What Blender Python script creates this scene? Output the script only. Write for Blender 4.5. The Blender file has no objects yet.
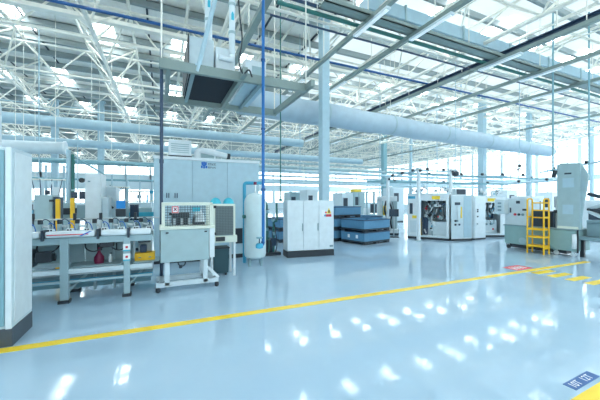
import bpy, bmesh, math, random
from mathutils import Vector, Matrix
random.seed(7)
PI = math.pi
S = bpy.context.scene
COL = S.collection
H = 1.8                                   # eye height
YAW = math.radians(24.78)
SN, CS = math.sin(YAW), math.cos(YAW)

# ---------- pixel -> world helpers (600 x 400 frame, f = 300 px, horizon at y = 200)
def P(px, py, D):
    t = (px - 300) / 300.0
    return Vector((D * (SN + CS * t), D * (CS - SN * t), H + (200 - py) * D / 300.0))
def G(px, py, z=0.0):
    return P(px, py, (H - z) * 300.0 / (py - 200))
def DY(px, Y):
    return Y / (CS - SN * (px - 300) / 300.0)
def PY(px, py, Y):
    return P(px, py, DY(px, Y))

# ---------- materials
MATS = {}
def mat(name, col, rough=0.45, metal=0.0, noise=0.04, scale=6.0, emit=None, strength=0.0, alpha=None, coat=0.0):
    m = bpy.data.materials.new(name); m.use_nodes = True
    nt = m.node_tree; b = nt.nodes['Principled BSDF']
    b.inputs['Roughness'].default_value = rough
    b.inputs['Metallic'].default_value = metal
    if coat: b.inputs['Coat Weight'].default_value = coat
    tc = nt.nodes.new('ShaderNodeTexCoord'); nz = nt.nodes.new('ShaderNodeTexNoise')
    nz.inputs['Scale'].default_value = scale; nz.inputs['Detail'].default_value = 3
    nt.links.new(tc.outputs['Object'], nz.inputs['Vector'])
    cr = nt.nodes.new('ShaderNodeValToRGB')
    a = [max(0, c * (1 - noise)) for c in col]; d = [min(1, c * (1 + noise)) for c in col]
    cr.color_ramp.elements[0].position = 0.3; cr.color_ramp.elements[1].position = 0.7
    cr.color_ramp.elements[0].color = (*a, 1); cr.color_ramp.elements[1].color = (*d, 1)
    nt.links.new(nz.outputs['Fac'], cr.inputs['Fac'])
    nt.links.new(cr.outputs['Color'], b.inputs['Base Color'])
    if emit:
        b.inputs['Emission Color'].default_value = (*emit, 1)
        b.inputs['Emission Strength'].default_value = strength
    if alpha is not None:
        b.inputs['Alpha'].default_value = alpha
    MATS[name] = m
    return m
WHITE = mat('white_paint', (0.60, 0.71, 0.755), 0.4)
WHITEB = mat('bright_white_paint', (0.73, 0.81, 0.84), 0.35)
STEELW = mat('white_truss_paint', (0.90, 0.88, 0.79), 0.5)
PALE = mat('pale_blue_paint', (0.42, 0.59, 0.67), 0.4)
GREY = mat('grey_paint', (0.22, 0.34, 0.38), 0.45)
GREYL = mat('light_grey_paint', (0.37, 0.51, 0.54), 0.4)
TEAL = mat('teal_grey_paint', (0.22, 0.42, 0.48), 0.4)
SAGE = mat('sage_beam_paint', (0.25, 0.32, 0.30), 0.5)
DARK = mat('charcoal_plastic', (0.025, 0.035, 0.045), 0.45)
NAVY = mat('navy_paint', (0.035, 0.07, 0.13), 0.4)
SLATE = mat('slate_panel', (0.03, 0.05, 0.075), 0.4)
BLUE = mat('blue_pipe_paint', (0.006, 0.085, 0.27), 0.35)
AZURE = mat('azure_pipe_paint', (0.05, 0.38, 0.58), 0.4)
CYAN = mat('cyan_plastic', (0.05, 0.50, 0.65), 0.35)
CRATE = mat('blue_crate_plastic', (0.10, 0.27, 0.43), 0.5)
GREEN = mat('dark_green_paint', (0.03, 0.17, 0.15), 0.4)
BIN = mat('dark_green_bin_plastic', (0.02, 0.07, 0.09), 0.5)
YEL = mat('yellow_paint', (0.95, 0.55, 0.02), 0.45)
YELF = mat('yellow_floor_paint', (0.93, 0.66, 0.03), 0.3, noise=0.05)
CREAM = mat('cream_profile', (0.74, 0.80, 0.70), 0.45)
RED = mat('red_paint', (0.70, 0.04, 0.06), 0.45)
MAROON = mat('maroon_plastic', (0.20, 0.01, 0.06), 0.4)
STEEL = mat('brushed_steel', (0.60, 0.66, 0.68), 0.3, metal=0.85)
ALU = mat('aluminium_profile', (0.36, 0.50, 0.54), 0.38, metal=0.2)
FABRIC = mat('duct_fabric', (0.44, 0.56, 0.64), 0.55, noise=0.06, scale=3)
PURLIN = mat('purlin_steel', (0.36, 0.42, 0.42), 0.5)
ROOF = mat('roof_sheet', (0.95, 0.93, 0.88), 0.5)
WALLM = mat('wall_sheet', (0.68, 0.80, 0.84), 0.6)
PAPER = mat('white_paper', (0.88, 0.90, 0.90), 0.7, noise=0.01)
BLACKMETAL = mat('black_metal', (0.015, 0.02, 0.03), 0.35)
SKY = mat('skylight_pane', (0.9, 0.95, 0.96), 0.4, emit=(0.91, 0.97, 1.0), strength=13.0)
DAY = mat('daylit_window_pane', (0.9, 0.95, 0.96), 0.3, emit=(0.91, 0.97, 1.0), strength=2.6)
FILLN = mat('near_fill_pane', (0.9, 0.95, 0.96), 0.3, emit=(0.91, 0.97, 1.0), strength=1.5)  # glow of the fill panes added in the near wall
def rooflight_mat():
    m = bpy.data.materials.new('translucent_roof_sheet'); m.use_nodes = True
    nt = m.node_tree; nt.nodes.remove(nt.nodes['Principled BSDF'])
    tr = nt.nodes.new('ShaderNodeBsdfTranslucent'); df = nt.nodes.new('ShaderNodeBsdfDiffuse'); mx = nt.nodes.new('ShaderNodeMixShader')
    nz = nt.nodes.new('ShaderNodeTexNoise'); nz.inputs['Scale'].default_value = .6
    cr = nt.nodes.new('ShaderNodeValToRGB'); cr.color_ramp.elements[0].color = (.78, .86, .88, 1); cr.color_ramp.elements[1].color = (.92, .95, .95, 1)
    tc = nt.nodes.new('ShaderNodeTexCoord'); nt.links.new(tc.outputs['Object'], nz.inputs['Vector']); nt.links.new(nz.outputs['Fac'], cr.inputs['Fac'])
    nt.links.new(cr.outputs['Color'], tr.inputs['Color']); nt.links.new(cr.outputs['Color'], df.inputs['Color'])
    nt.links.new(df.outputs[0], mx.inputs[1]); nt.links.new(tr.outputs[0], mx.inputs[2]); mx.inputs[0].default_value = .5
    nt.links.new(mx.outputs[0], nt.nodes['Material Output'].inputs['Surface'])
    return m
DROPB = mat('drop_pipe_blue', (0.010, 0.15, 0.44), 0.35)
RLIGHT = rooflight_mat()
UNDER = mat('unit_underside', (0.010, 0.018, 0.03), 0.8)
LAMP = mat('lamp_diffuser', (0.9, 0.95, 0.96), 0.4, emit=(0.85, 0.96, 1.0), strength=0.3)
SCREEN = mat('dark_screen', (0.02, 0.04, 0.07), 0.15)
LABEL = mat('yellow_label', (0.9, 0.66, 0.05), 0.5)
LOGO = mat('logo_blue', (0.01, 0.15, 0.55), 0.5)

def mesh_mat():
    m = bpy.data.materials.new('wire_mesh'); m.use_nodes = True
    nt = m.node_tree; b = nt.nodes['Principled BSDF']
    b.inputs['Base Color'].default_value = (0.10, 0.14, 0.16, 1); b.inputs['Roughness'].default_value = 0.5
    return m
WIRE = mesh_mat()

def floor_mat():
    m = bpy.data.materials.new('epoxy_floor'); m.use_nodes = True
    nt = m.node_tree; b = nt.nodes['Principled BSDF']
    tc = nt.nodes.new('ShaderNodeTexCoord')
    n1 = nt.nodes.new('ShaderNodeTexNoise'); n1.inputs['Scale'].default_value = 0.7; n1.inputs['Detail'].default_value = 6
    cr = nt.nodes.new('ShaderNodeValToRGB')
    cr.color_ramp.elements[0].position = 0.3; cr.color_ramp.elements[0].color = (0.365, 0.525, 0.655, 1)
    cr.color_ramp.elements[1].position = 0.7; cr.color_ramp.elements[1].color = (0.43, 0.585, 0.705, 1)
    n2 = nt.nodes.new('ShaderNodeTexNoise'); n2.inputs['Scale'].default_value = 2.2; n2.inputs['Detail'].default_value = 4
    mr = nt.nodes.new('ShaderNodeMapRange')
    mr.inputs['From Min'].default_value = 0.3; mr.inputs['From Max'].default_value = 0.7
    mr.inputs['To Min'].default_value = 0.04; mr.inputs['To Max'].default_value = 0.08
    n3 = nt.nodes.new('ShaderNodeTexNoise'); n3.inputs['Scale'].default_value = 5.0; n3.inputs['Detail'].default_value = 2
    bp = nt.nodes.new('ShaderNodeBump'); bp.inputs['Strength'].default_value = 0.015; bp.inputs['Distance'].default_value = 0.05
    for n in (n1, n2, n3): nt.links.new(tc.outputs['Object'], n.inputs['Vector'])
    nt.links.new(n1.outputs['Fac'], cr.inputs['Fac']); nt.links.new(cr.outputs['Color'], b.inputs['Base Color'])
    nt.links.new(n2.outputs['Fac'], mr.inputs['Value']); nt.links.new(mr.outputs['Result'], b.inputs['Roughness'])
    nt.links.new(n3.outputs['Fac'], bp.inputs['Height']); nt.links.new(bp.outputs['Normal'], b.inputs['Normal'])
    b.inputs['IOR'].default_value = 1.55
    return m
FLOOR = floor_mat()

# ---------- mesh builder
class MB:
    def __init__(s): s.v = []; s.f = []
    def add(s, vs, fs):
        b = len(s.v); s.v += [Vector(v) for v in vs]; s.f += [tuple(b + i for i in f) for f in fs]; return s
    def box(s, c, d, rz=0.0, rx=0.0, ry=0.0):
        c = Vector(c); hx, hy, hz = d[0] / 2, d[1] / 2, d[2] / 2
        R = Matrix.Rotation(rz, 3, 'Z') @ Matrix.Rotation(ry, 3, 'Y') @ Matrix.Rotation(rx, 3, 'X')
        vs = [c + R @ Vector((x, y, z)) for z in (-hz, hz) for x, y in ((-hx, -hy), (hx, -hy), (hx, hy), (-hx, hy))]
        return s.add(vs, [(3, 2, 1, 0), (4, 5, 6, 7), (0, 1, 5, 4), (1, 2, 6, 5), (2, 3, 7, 6), (3, 0, 4, 7)])
    def bx(s, x0, x1, y0, y1, z0, z1):
        return s.box(((x0 + x1) / 2, (y0 + y1) / 2, (z0 + z1) / 2), (abs(x1 - x0), abs(y1 - y0), abs(z1 - z0)))
    def tube(s, p, q, r, n=8, r2=None):
        p, q = Vector(p), Vector(q); r2 = r if r2 is None else r2
        d = (q - p).normalized(); a = d.orthogonal().normalized(); b = d.cross(a)
        vs = []
        for k in range(n):
            w = a * math.cos(2 * PI * k / n) + b * math.sin(2 * PI * k / n)
            vs += [p + w * r, q + w * r2]
        fs = [(2 * k, 2 * ((k + 1) % n), 2 * ((k + 1) % n) + 1, 2 * k + 1) for k in range(n)]
        fs += [tuple(2 * k for k in reversed(range(n))), tuple(2 * k + 1 for k in range(n))]
        return s.add(vs, fs)
    def path(s, pts, r, n=8, sm=0):
        pts = [Vector(p) for p in pts]
        for _ in range(sm):                       # corner cutting
            q = [pts[0]]
            for a, b in zip(pts[:-1], pts[1:]): q += [a.lerp(b, .25), a.lerp(b, .75)]
            pts = q + [pts[-1]]
        rs = r if isinstance(r, (list, tuple)) else [r] * len(pts)
        base = len(s.v); ref = None; rings = []
        for i, p in enumerate(pts):
            d = (pts[min(i + 1, len(pts) - 1)] - pts[max(i - 1, 0)]).normalized()
            if ref is None: ref = d.orthogonal().normalized()
            ref = (ref - d * ref.dot(d)).normalized(); b = d.cross(ref)
            rings.append([p + (ref * math.cos(2 * PI * k / n) + b * math.sin(2 * PI * k / n)) * rs[i] for k in range(n)])
        vs = [v for rg in rings for v in rg]; fs = []
        for i in range(len(pts) - 1):
            for k in range(n):
                k2 = (k + 1) % n
                fs.append((i * n + k, i * n + k2, (i + 1) * n + k2, (i + 1) * n + k))
        fs += [tuple(reversed(range(n))), tuple((len(pts) - 1) * n + k for k in range(n))]
        return s.add(vs, fs)
    def lathe(s, prof, c=(0, 0, 0), n=24):
        c = Vector(c); vs = []; fs = []
        for r, z in prof:
            for k in range(n):
                a = 2 * PI * k / n; vs.append(c + Vector((r * math.cos(a), r * math.sin(a), z)))
        for i in range(len(prof) - 1):
            for k in range(n):
                k2 = (k + 1) % n; fs.append((i * n + k, i * n + k2, (i + 1) * n + k2, (i + 1) * n + k))
        fs += [tuple(reversed(range(n))), tuple((len(prof) - 1) * n + k for k in range(n))]
        return s.add(vs, fs)
    def prism(s, poly, axis, a0, a1):
        """poly: 2-D outline extruded along axis 0, 1 or 2 from a0 to a1"""
        def mk(u, v, a):
            return ((a, u, v), (u, a, v), (u, v, a))[axis]
        n = len(poly)
        vs = [mk(u, v, a0) for u, v in poly] + [mk(u, v, a1) for u, v in poly]
        fs = [tuple(reversed(range(n))), tuple(range(n, 2 * n))] + [(i, (i + 1) % n, n + (i + 1) % n, n + i) for i in range(n)]
        return s.add(vs, fs)
    def build(s, name, m, parent=None, bevel=0.0, smooth=False, world=False, loc=None):
        me = bpy.data.meshes.new(name)
        off = ROOT_LOC.get(root_of(parent).name, Vector((0, 0, 0))) if (world and parent) else Vector((0, 0, 0))
        if loc is not None: off = Vector(loc)
        me.from_pydata([v - off for v in s.v], [], s.f)
        bm = bmesh.new(); bm.from_mesh(me); bmesh.ops.recalc_face_normals(bm, faces=bm.faces)
        if bevel > 0:
            bmesh.ops.bevel(bm, geom=[e for e in bm.edges if len(e.link_faces) == 2 and e.calc_face_angle(0) > 0.6], offset=bevel, segments=2, affect='EDGES', profile=0.5)
        bm.to_mesh(me); bm.free()
        if smooth:
            for p in me.polygons: p.use_smooth = True
            try: me.set_sharp_from_angle(angle=math.radians(40))
            except Exception: pass
        me.materials.append(m)
        o = bpy.data.objects.new(name, me); COL.objects.link(o)
        if loc is not None: o.location = loc
        if parent: o.parent = parent
        return o
ROOT_LOC = {}
def root_of(o):
    while o.parent is not None: o = o.parent
    return o
def tag(o, label, cat, group=None):
    o['label'] = label; o['category'] = cat
    if group: o['group'] = group
    return o
def thing(name, label, cat, loc=(0, 0, 0), rz=0.0, group=None):
    o = bpy.data.objects.new(name, None); COL.objects.link(o); o.empty_display_size = 0.1
    o.location = loc; o.rotation_euler = (0, 0, rz); ROOT_LOC[o.name] = Vector(loc)
    return tag(o, label, cat, group)
def struct(o):
    o['kind'] = 'structure'; return o
def dup(root, loc, rz, label, group=None):
    r = root.copy(); COL.objects.link(r); r.location = loc; r.rotation_euler = (0, 0, rz); r['label'] = label
    ROOT_LOC[r.name] = Vector(loc)
    if group: r['group'] = group
    for ch in list(root.children):
        c = ch.copy(); COL.objects.link(c); c.parent = r
        for g in list(ch.children):
            d = g.copy(); COL.objects.link(d); d.parent = c
    return r
def partcopy(o, parent, loc=(0, 0, 0), rz=0.0):
    c = o.copy(); COL.objects.link(c); c.parent = parent; c.location = loc; c.rotation_euler = (0, 0, rz); return c
def text(name, body, size, m, parent, loc, rot, ext=0.002):
    cu = bpy.data.curves.new(name, 'FONT'); cu.body = body; cu.size = size; cu.extrude = ext
    cu.align_x = 'LEFT'; cu.materials.append(m)
    o = bpy.data.objects.new(name, cu); COL.objects.link(o); o.location = loc; o.rotation_euler = rot
    dg = bpy.context.evaluated_depsgraph_get(); me = bpy.data.meshes.new_from_object(o.evaluated_get(dg))
    bpy.data.objects.remove(o)
    me.materials.clear(); me.materials.append(m)
    q = bpy.data.objects.new(name, me); COL.objects.link(q); q.location = loc; q.rotation_euler = rot; q.parent = parent
    return q
ORD = ['first', 'second', 'third', 'fourth', 'fifth', 'sixth', 'seventh', 'eighth', 'ninth', 'tenth', 'eleventh', 'twelfth', 'thirteenth', 'fourteenth', 'fifteenth', 'sixteenth']

# =====================================================================  THE HALL
X0, X1, Y0, Y1, ZR = -26.0, 42.0, -4.0, 62.0, 9.0
struct(MB().bx(X0, X1, Y0, Y1, -0.2, 0).build('floor', FLOOR))
# roof sheets with real openings for the skylights
SKX = [-23.2 + 3.0 * i for i in range(22)]
SKY_ROWS = [0.7 + 6.5 * i for i in range(10)]
SKY_ROWS = [r for r in SKY_ROWS if r < 58]
SKL, SKW = 2.6, .75
edges = [(r, r + SKL) for r in SKY_ROWS]
XS = 6.3                                  # opaque sheets on the left, translucent sheets on the right
def roof(xa, xb, thick, name, m, flat):
    rb = MB(); yy = Y0
    def put(x0, x1, y0, y1):
        if x1 - x0 < .01: return
        if flat: rb.add([(x0, y0, ZR + .01), (x1, y0, ZR + .01), (x1, y1, ZR + .01), (x0, y1, ZR + .01)], [(3, 2, 1, 0)])
        else: rb.bx(x0, x1, y0, y1, ZR, ZR + thick)
    for a, b in edges:
        put(xa, xb, yy, a); xx = xa
        for sx in SKX:
            w = SKW
            if sx + w / 2 > X1 or not xa < sx < xb or (sx > XS and a > 21): continue
            put(xx, sx - w / 2, a, b); xx = sx + w / 2
        put(xx, xb, a, b); yy = b
    put(xa, xb, yy, Y1)
    struct(rb.build(name, m))
roof(X0, XS, .08, 'ceiling', ROOF, False)
roof(XS, X1, .0, 'ceiling_2', RLIGHT, True)
pane = {}
n = 0
for a, b in edges:
    for sx in SKX:
        w = SKW
        if sx + w / 2 > X1 or (sx > XS and a > 21): continue
        n += 1
        if w not in pane:
            pane[w] = MB().bx(-w / 2, w / 2, -SKL / 2, SKL / 2, 0, .03).build('window_%d' % n, SKY); o = pane[w]
        else:
            o = pane[w].copy(); o.name = 'window_%d' % n; COL.objects.link(o)
        o.location = (sx, (a + b) / 2, ZR + .02); struct(o)
# purlins along the hall
pu = MB()
pu.bx(X0, X1, -.03, .03, 8.70, 8.98); pu.bx(X0, X1, -.10, .03, 8.70, 8.725); pu.bx(X0, X1, -.03, .10, 8.955, 8.98)
p0 = None; k = 0
y = -2.9
while y < Y1:
    o = pu.build('trim_1', PURLIN) if p0 is None else p0.copy()
    if p0 is None: p0 = o
    else: COL.objects.link(o)
    k += 1; o.name = 'trim_%d' % k; o.location = (0, y, 0); struct(o); y += 1.5
# dark sheet joints running the other way
jt = MB().bx(-.035, .035, Y0, Y1, 8.955, 8.995); j0 = None
x = X0 + 1.3
while x < 8:
    o = jt.build('trim_x', SLATE) if j0 is None else j0.copy()
    if j0 is None: j0 = o
    else: COL.objects.link(o)
    k += 1; o.name = 'trim_%d' % k; o.location = (x, 0, 0); struct(o); x += 2.2

# walls with window bands
def wall_far():
    w = MB()
    w.bx(X0, X1, Y1, Y1 + .3, 0, 1.3); w.bx(X0, X1, Y1, Y1 + .3, 3.7, 5.0); w.bx(X0, X1, Y1, Y1 + .3, 8.3, 9.0)
    x = X0
    w.bx(X0, 6, Y1, Y1 + .3, 5.0, 6.4)
    while x < X1 - .1:
        w.bx(x, x + .6, Y1, Y1 + .3, 1.3, 3.7); w.bx(x, x + .3, Y1, Y1 + .3, 5.0, 8.3); x += 4.0
    struct(w.build('wall_far', WALLM))
wall_far()
def wall_right():
    w = MB()
    w.bx(X1, X1 + .3, Y0, Y1, 0, 1.0); w.bx(X1, X1 + .3, Y0, Y1, 4.0, 4.5); w.bx(X1, X1 + .3, Y0, Y1, 8.6, 9.0)
    y = Y0
    while y < Y1 - .1:
        w.bx(X1, X1 + .3, y, y + .35, 1.0, 4.0); w.bx(X1, X1 + .3, y, y + .35, 4.5, 8.6); y += 4.2
    struct(w.build('wall_right', WALLM))
wall_right()
struct(MB().bx(X0 - .3, X0, Y0, Y1, 0, ZR).build('wall_left', WALLM))
w = MB(); w.bx(X0, X1, Y0 - .3, Y0, 0, 1.2); w.bx(X0, X1, Y0 - .3, Y0, 7.6, ZR)
x = X0
while x < X1 - .1:
    w.bx(x, x + .5, Y0 - .3, Y0, 1.2, 7.6); x += 4.0
struct(w.build('wall_near', WALLM))
def winpane(x0, x1, y0, y1, z0, z1, ax):
    global n
    n += 1
    o = MB().bx(x0, x1, y0, y1, z0, z1).build('window_%d' % n, DAY); struct(o)
    f = MB()
    if ax == 'x':
        for i in range(1, 4): f.bx(x0 + (x1 - x0) * i / 4 - .03, x0 + (x1 - x0) * i / 4 + .03, y0 - .06, y0, z0, z1)
        f.bx(x0, x1, y0 - .06, y0, (z0 + z1) / 2 - .03, (z0 + z1) / 2 + .03)
    else:
        for i in range(1, 4): f.bx(x0 - .06, x0, y0 + (y1 - y0) * i / 4 - .03, y0 + (y1 - y0) * i / 4 + .03, z0, z1)
        m_ = 3 if z1 - z0 < 3.5 else 9
        for i in range(1, m_): f.bx(x0 - .06, x0, y0, y1, z0 + (z1 - z0) * i / m_ - .025, z0 + (z1 - z0) * i / m_ + .025)
    f.build('mullion', PALE, o)
x = X0
while x < X1 - .1:
    winpane(x + .6, min(x + 4, X1), Y1 + .1, Y1 + .14, 1.3, 3.7, 'x')
    winpane(x + .3, min(x + 4, X1), Y1 + .1, Y1 + .14, 5.0 if x >= 6 else 6.4, 8.3, 'x')
    x += 4.0
x = X0
while x < X1 - .1:
    n += 1
    o = MB().bx(x + .5, min(x + 4, X1), Y0 - .14, Y0 - .1, 1.2, 7.6).build('window_%d' % n, FILLN); struct(o)  # unseen glowing panes behind the camera, added to light the machine fronts
    f = MB()
    for i in (1, 2, 3): f.bx(x + .5, min(x + 4, X1), Y0 - .1, Y0 - .04, 1.2 + 1.6 * i - .03, 1.2 + 1.6 * i + .03)
    f.build('mullion', PALE, o); x += 4.0
y = Y0
while y < Y1 - .1:
    winpane(X1 + .1, X1 + .14, y + .35, min(y + 4.2, Y1), 1.0, 4.0, 'y')
    winpane(X1 + .1, X1 + .14, y + .35, min(y + 4.2, Y1), 4.5, 8.6, 'y'); y += 4.2

# ---------- roof trusses (triangular tube trusses along the hall depth)
TX = [-23.0, -18.8, -14.6, -10.4, -6.2, -2.0, 1.8, 5.6, 10.1, 14.6, 19.1, 23.6, 28.1, 32.6, 37.1]
YT0, NP, DP = -1.0, 11, 3.0
ZB, ZT, WT = 7.2, 8.6, 0.95
tr = thing('roof_truss', '', 'truss', (TX[0], 0, ZB), 0, 'roof trusses')
for sx in (-1, 1):
    MB().tube((sx * WT, YT0, ZT - ZB), (sx * WT, YT0 + NP * DP, ZT - ZB), .055).build('top_chord', STEELW, tr, smooth=True)
MB().tube((0, YT0, 0), (0, YT0 + NP * DP, 0), .07).build('bottom_chord', STEELW, tr, smooth=True)
webs = {}
for i in range(NP):
    yb = YT0 + i * DP
    for sx in (-1, 1):
        for kk, (ya, yb2) in enumerate(((0, DP / 2), (DP, DP / 2))):
            key = (sx, kk)
            if key not in webs:
                webs[key] = MB().tube((0, ya, 0), (sx * WT, yb2, ZT - ZB), .036, 6).build('web_member', STEELW, tr, smooth=True); o = webs[key]
            else: o = partcopy(webs[key], tr)
            o.location = (0, yb, 0)
    if 't' not in webs:
        webs['t'] = MB().tube((-WT, DP / 2, ZT - ZB), (WT, DP / 2, ZT - ZB), .03, 6).build('cross_tie', STEELW, tr, smooth=True); o = webs['t']
    else: o = partcopy(webs['t'], tr)
    o.location = (0, yb, 0)
for i, x in enumerate(TX):
    lab = 'white triangular tube roof truss running to the far wall, %s from the left' % ORD[i]
    if i == 0: tr['label'] = lab
    else: dup(tr, (x, 0, ZB), 0, lab)
for i, x in enumerate(TX):
    dup(tr, (x, NP * DP + .05, ZB), 0, 'white roof truss in the distant rear half of the hall, %s from the left' % ORD[i])
# ---------- bracing trusses across the hall: fans of tubes under the purlins
BY = [4.0, 8.0, 12.0, 16.0, 22.0, 28.0, 36.0, 46.0]
br = thing('bracing_truss', '', 'truss', (0, BY[0], ZB), 0, 'bracing trusses')
MB().tube((TX[0], 0, 0), (TX[-1], 0, 0), .045).build('bottom_chord', STEELW, br, smooth=True)
MB().tube((TX[0], 0, 1.15), (TX[-1], 0, 1.15), .045).build('top_chord', STEELW, br, smooth=True)
for a, b in zip(TX[:-1], TX[1:]):
    w = (b - a)
    for u, v in ((0, .25), (.5, .25), (.5, .75), (1, .75)):
        MB().tube((a + w * u, 0, 0), (a + w * v, 0, 1.15), .032, 6).build('web_member', STEELW, br, smooth=True)
for i, yv in enumerate(BY):
    lab = 'white cross bracing truss with zigzag webs between roof trusses, %s row from the front' % ORD[i]
    if i == 0: br['label'] = lab
    else: dup(br, (0, yv, ZB), 0, lab)

# ---------- columns
def column(px, Y, w, label, m=PALE):
    p = PY(px, 200, Y)
    t = thing('steel_column', label, 'column', (p.x, p.y, 0))
    MB().bx(-w / 2, w / 2, -w / 2, w / 2, 0, 8.6).build('shaft', m, t, bevel=.012)
    MB().bx(-w * .8, w * .8, -w * .8, w * .8, 0, .03).build('base_plate', GREY, t)
    MB().bx(-w * .75, w * .75, -w * .75, w * .75, 8.55, 8.6).build('head_plate', m, t)
    return t
column(324, 9.9, .31, 'tall pale blue steel column rising behind the white three-door cabinet')
column(482, 12.9, .36, 'pale blue steel column behind the assembly cells, below the far half of the fabric duct')
column(529, 12.9, .28, 'slim pale blue steel column left of the tall machine tower on the right')
column(101, 24.6, .36, 'pale blue steel column in the left background behind the white boxy machine')
column(55, 25.6, .36, 'pale blue steel column in the far left background beside the near cabinet')
column(384, 24.0, .42, 'teal steel column in the middle distance right of the blue crates', TEAL)
column(411, 23.2, .2, 'thin pale column in the distance beyond the white sensor post')
column(592, 14.0, .26, 'pale column at the right edge of the view behind the machine tower')

# ---------- long pipes, beams and ducts under the roof
def run(name, label, cat, pts, r, m, hang=None, n=10, group=None, sm=0):
    c = Vector(pts[0])
    t = thing(name, label, cat, c, 0, group)
    MB().path(pts, r, n, sm).build('tube', m, t, smooth=True, world=True)
    if hang:
        for p in hang:
            q = Vector(p[:3]); top = p[3] if len(p) > 3 else 8.7
            MB().tube(q, (q.x, q.y, top), .012, 6).build('hanger_rod', STEELW, t, world=True)
    return t
run('water_pipe', 'bright blue pipe crossing the roof space above the hanging platform', 'pipe', [(-9, 9.9, 7.05), (30, 9.9, 7.05)], .045, BLUE, [(-3, 9.9, 7.08), (3, 9.9, 7.08), (9, 9.9, 7.08), (15, 9.9, 7.08)])
run('water_pipe', 'navy pipe just above the grey roof duct at upper right', 'pipe', [(0, 7.6, 7.35), (34, 7.6, 7.35)], .05, NAVY, [(6.5, 7.6, 7.3), (12.5, 7.6, 7.3)])
run('drain_pipe', 'dark green pipe passing the top of the tall column', 'pipe', [(2.6, 7.0, 6.72), (30, 7.0, 6.72)], .055, GREEN)
run('conduit', 'thin black conduit beside the dark green roof pipe', 'conduit', [(2.6, 7.5, 6.68), (30, 7.5, 6.68)], .03, NAVY, [(4, 7.5, 6.5), (10, 7.5, 6.5)])
t = thing('air_duct', 'pale blue rectangular air duct high at the upper right', 'duct', (5, 6.95, 7.2))
MB().bx(5.2, 36, 6.72, 7.18, 7.1, 7.5).build('casing', PALE, t, world=True, bevel=.02)
for i in range(12):
    x = 6.5 + i * 2.5
    MB().bx(x, x + .06, 6.69, 7.21, 7.07, 7.53).build('flange', GREYL, t, world=True)
for x in (8, 13, 18, 23, 28, 33):
    MB().tube((x, 6.95, 7.5), (x, 6.95, 8.7), .015, 6).build('hanger_rod', STEELW, t, world=True)
t = thing('cable_tray', 'sage green cable tray running under the rectangular air duct', 'cable tray', (4, 6.3, 6.66))
b = MB(); b.bx(3.6, 34, 6.35, 6.38, 6.64, 6.76); b.bx(3.6, 34, 6.65, 6.68, 6.64, 6.76); b.bx(3.6, 34, 6.35, 6.68, 6.64, 6.66)
b.build('channel', SAGE, t, world=True)
for x in (5, 9, 13, 17, 21, 25, 29):
    MB().tube((x, 6.5, 6.66), (x, 6.5, 8.7), .015, 6).build('hanger_rod', STEELW, t, world=True)
t = thing('cable_tray', 'white cable tray crossing high above the aisle toward the upper left', 'cable tray', (-10, 10.9, 7.7))
MB().bx(-12, 30, 11.6, 11.85, 7.65, 7.78).build('channel', STEELW, t, world=True)
for x in (-8, -2, 4, 10, 16):
    MB().tube((x, 11.72, 7.7), (x, 11.72, 8.7), .015, 6).build('hanger_rod', STEELW, t, world=True)

# light trunking along the depth of the hall: sage rails with lamp bodies
def trunking(X, z, ya, yb, label, w=.11):
    t = thing('light_trunking', label, 'light fixture', (X, ya, z), 0, 'light trunking rails')
    MB().bx(-w / 2, w / 2, 0, yb - ya, 0, .12).build('rail', SAGE, t)
    y = .6; i = 0
    while y < yb - ya - 1.5:
        if i % 3 == 1:
            f = MB().bx(-w * .6, w * .6, y, y + 1.4, -.06, 0).build('lamp_body', WHITEB, t)
            MB().bx(-w * .4, w * .4, y + .05, y + 1.35, -.075, -.06).build('diffuser', LAMP, f)
        if not (5.2 < ya + y < 7.8 or 9.7 < ya + y < 10.1 or 11.4 < ya + y < 12.1): MB().tube((0, y, .12), (0, y, 8.7 - z), .012, 6).build('hanger_rod', STEELW, t)
        y += 1.6; i += 1
trunking(5.0, 6.5, 3.5, 22, 'sage green light trunking rail nearest above the tall column, at upper centre')
trunking(6.6, 6.5, 3.0, 24, 'sage green light trunking rail meeting the cable tray at top, second from the left')
trunking(10.4, 6.5, 3.5, 26, 'sage light trunking rail in the upper right, third from the left', .14)
trunking(12.8, 6.5, 3.5, 26, 'sage light trunking rail above the assembly cells, fourth from the left')
trunking(15.6, 6.5, 4.5, 28, 'sage light trunking rail above the yellow ladder, fifth from the left')
trunking(22.2, 6.5, 6.0, 30, 'sage light trunking rail farthest to the right near the window wall')
t = thing('crane_rail', 'navy steel runway rail at the upper right corner', 'rail', (10.9, 3.6, 6.78))
b = MB(); b.bx(10.8, 11.0, 3.2, 30, 6.78, 6.80); b.bx(10.89, 10.91, 3.2, 30, 6.80, 6.97); b.bx(10.8, 11.0, 3.2, 30, 6.97, 6.99)
b.build('rail', NAVY, t, world=True)
for y in (5, 9, 13, 17, 21, 25, 29): MB().tube((10.9, y, 6.98), (10.9, y, 8.65), .02, 6).build('hanger_rod', STEELW, t, world=True)

for i, X in enumerate((3.6, 8.3, 11.8, 13.6, 17.0, 18.2, 20.6, 25.4)):
    run('sprinkler_pipe', 'thin white sprinkler pipe running to the far wall, %s from the left' % ORD[i], 'pipe', [(X, 3.2, 7.62), (X, 44, 7.62)], .028, STEELW, None, 8, 'sprinkler pipes')
for i, Y in enumerate((5.1, 9.0, 13.4, 18.2, 20.3, 24.2, 26.3)):
    run('sprinkler_main', 'thin pale sprinkler main crossing the hall width, %s row from the front' % ORD[i], 'pipe', [(-16, Y, 7.9), (38, Y, 7.9)], .03, [STEELW, PALE, STEELW, GREYL, STEELW, PALE, GREYL][i], None, 8, 'sprinkler mains')
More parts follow.
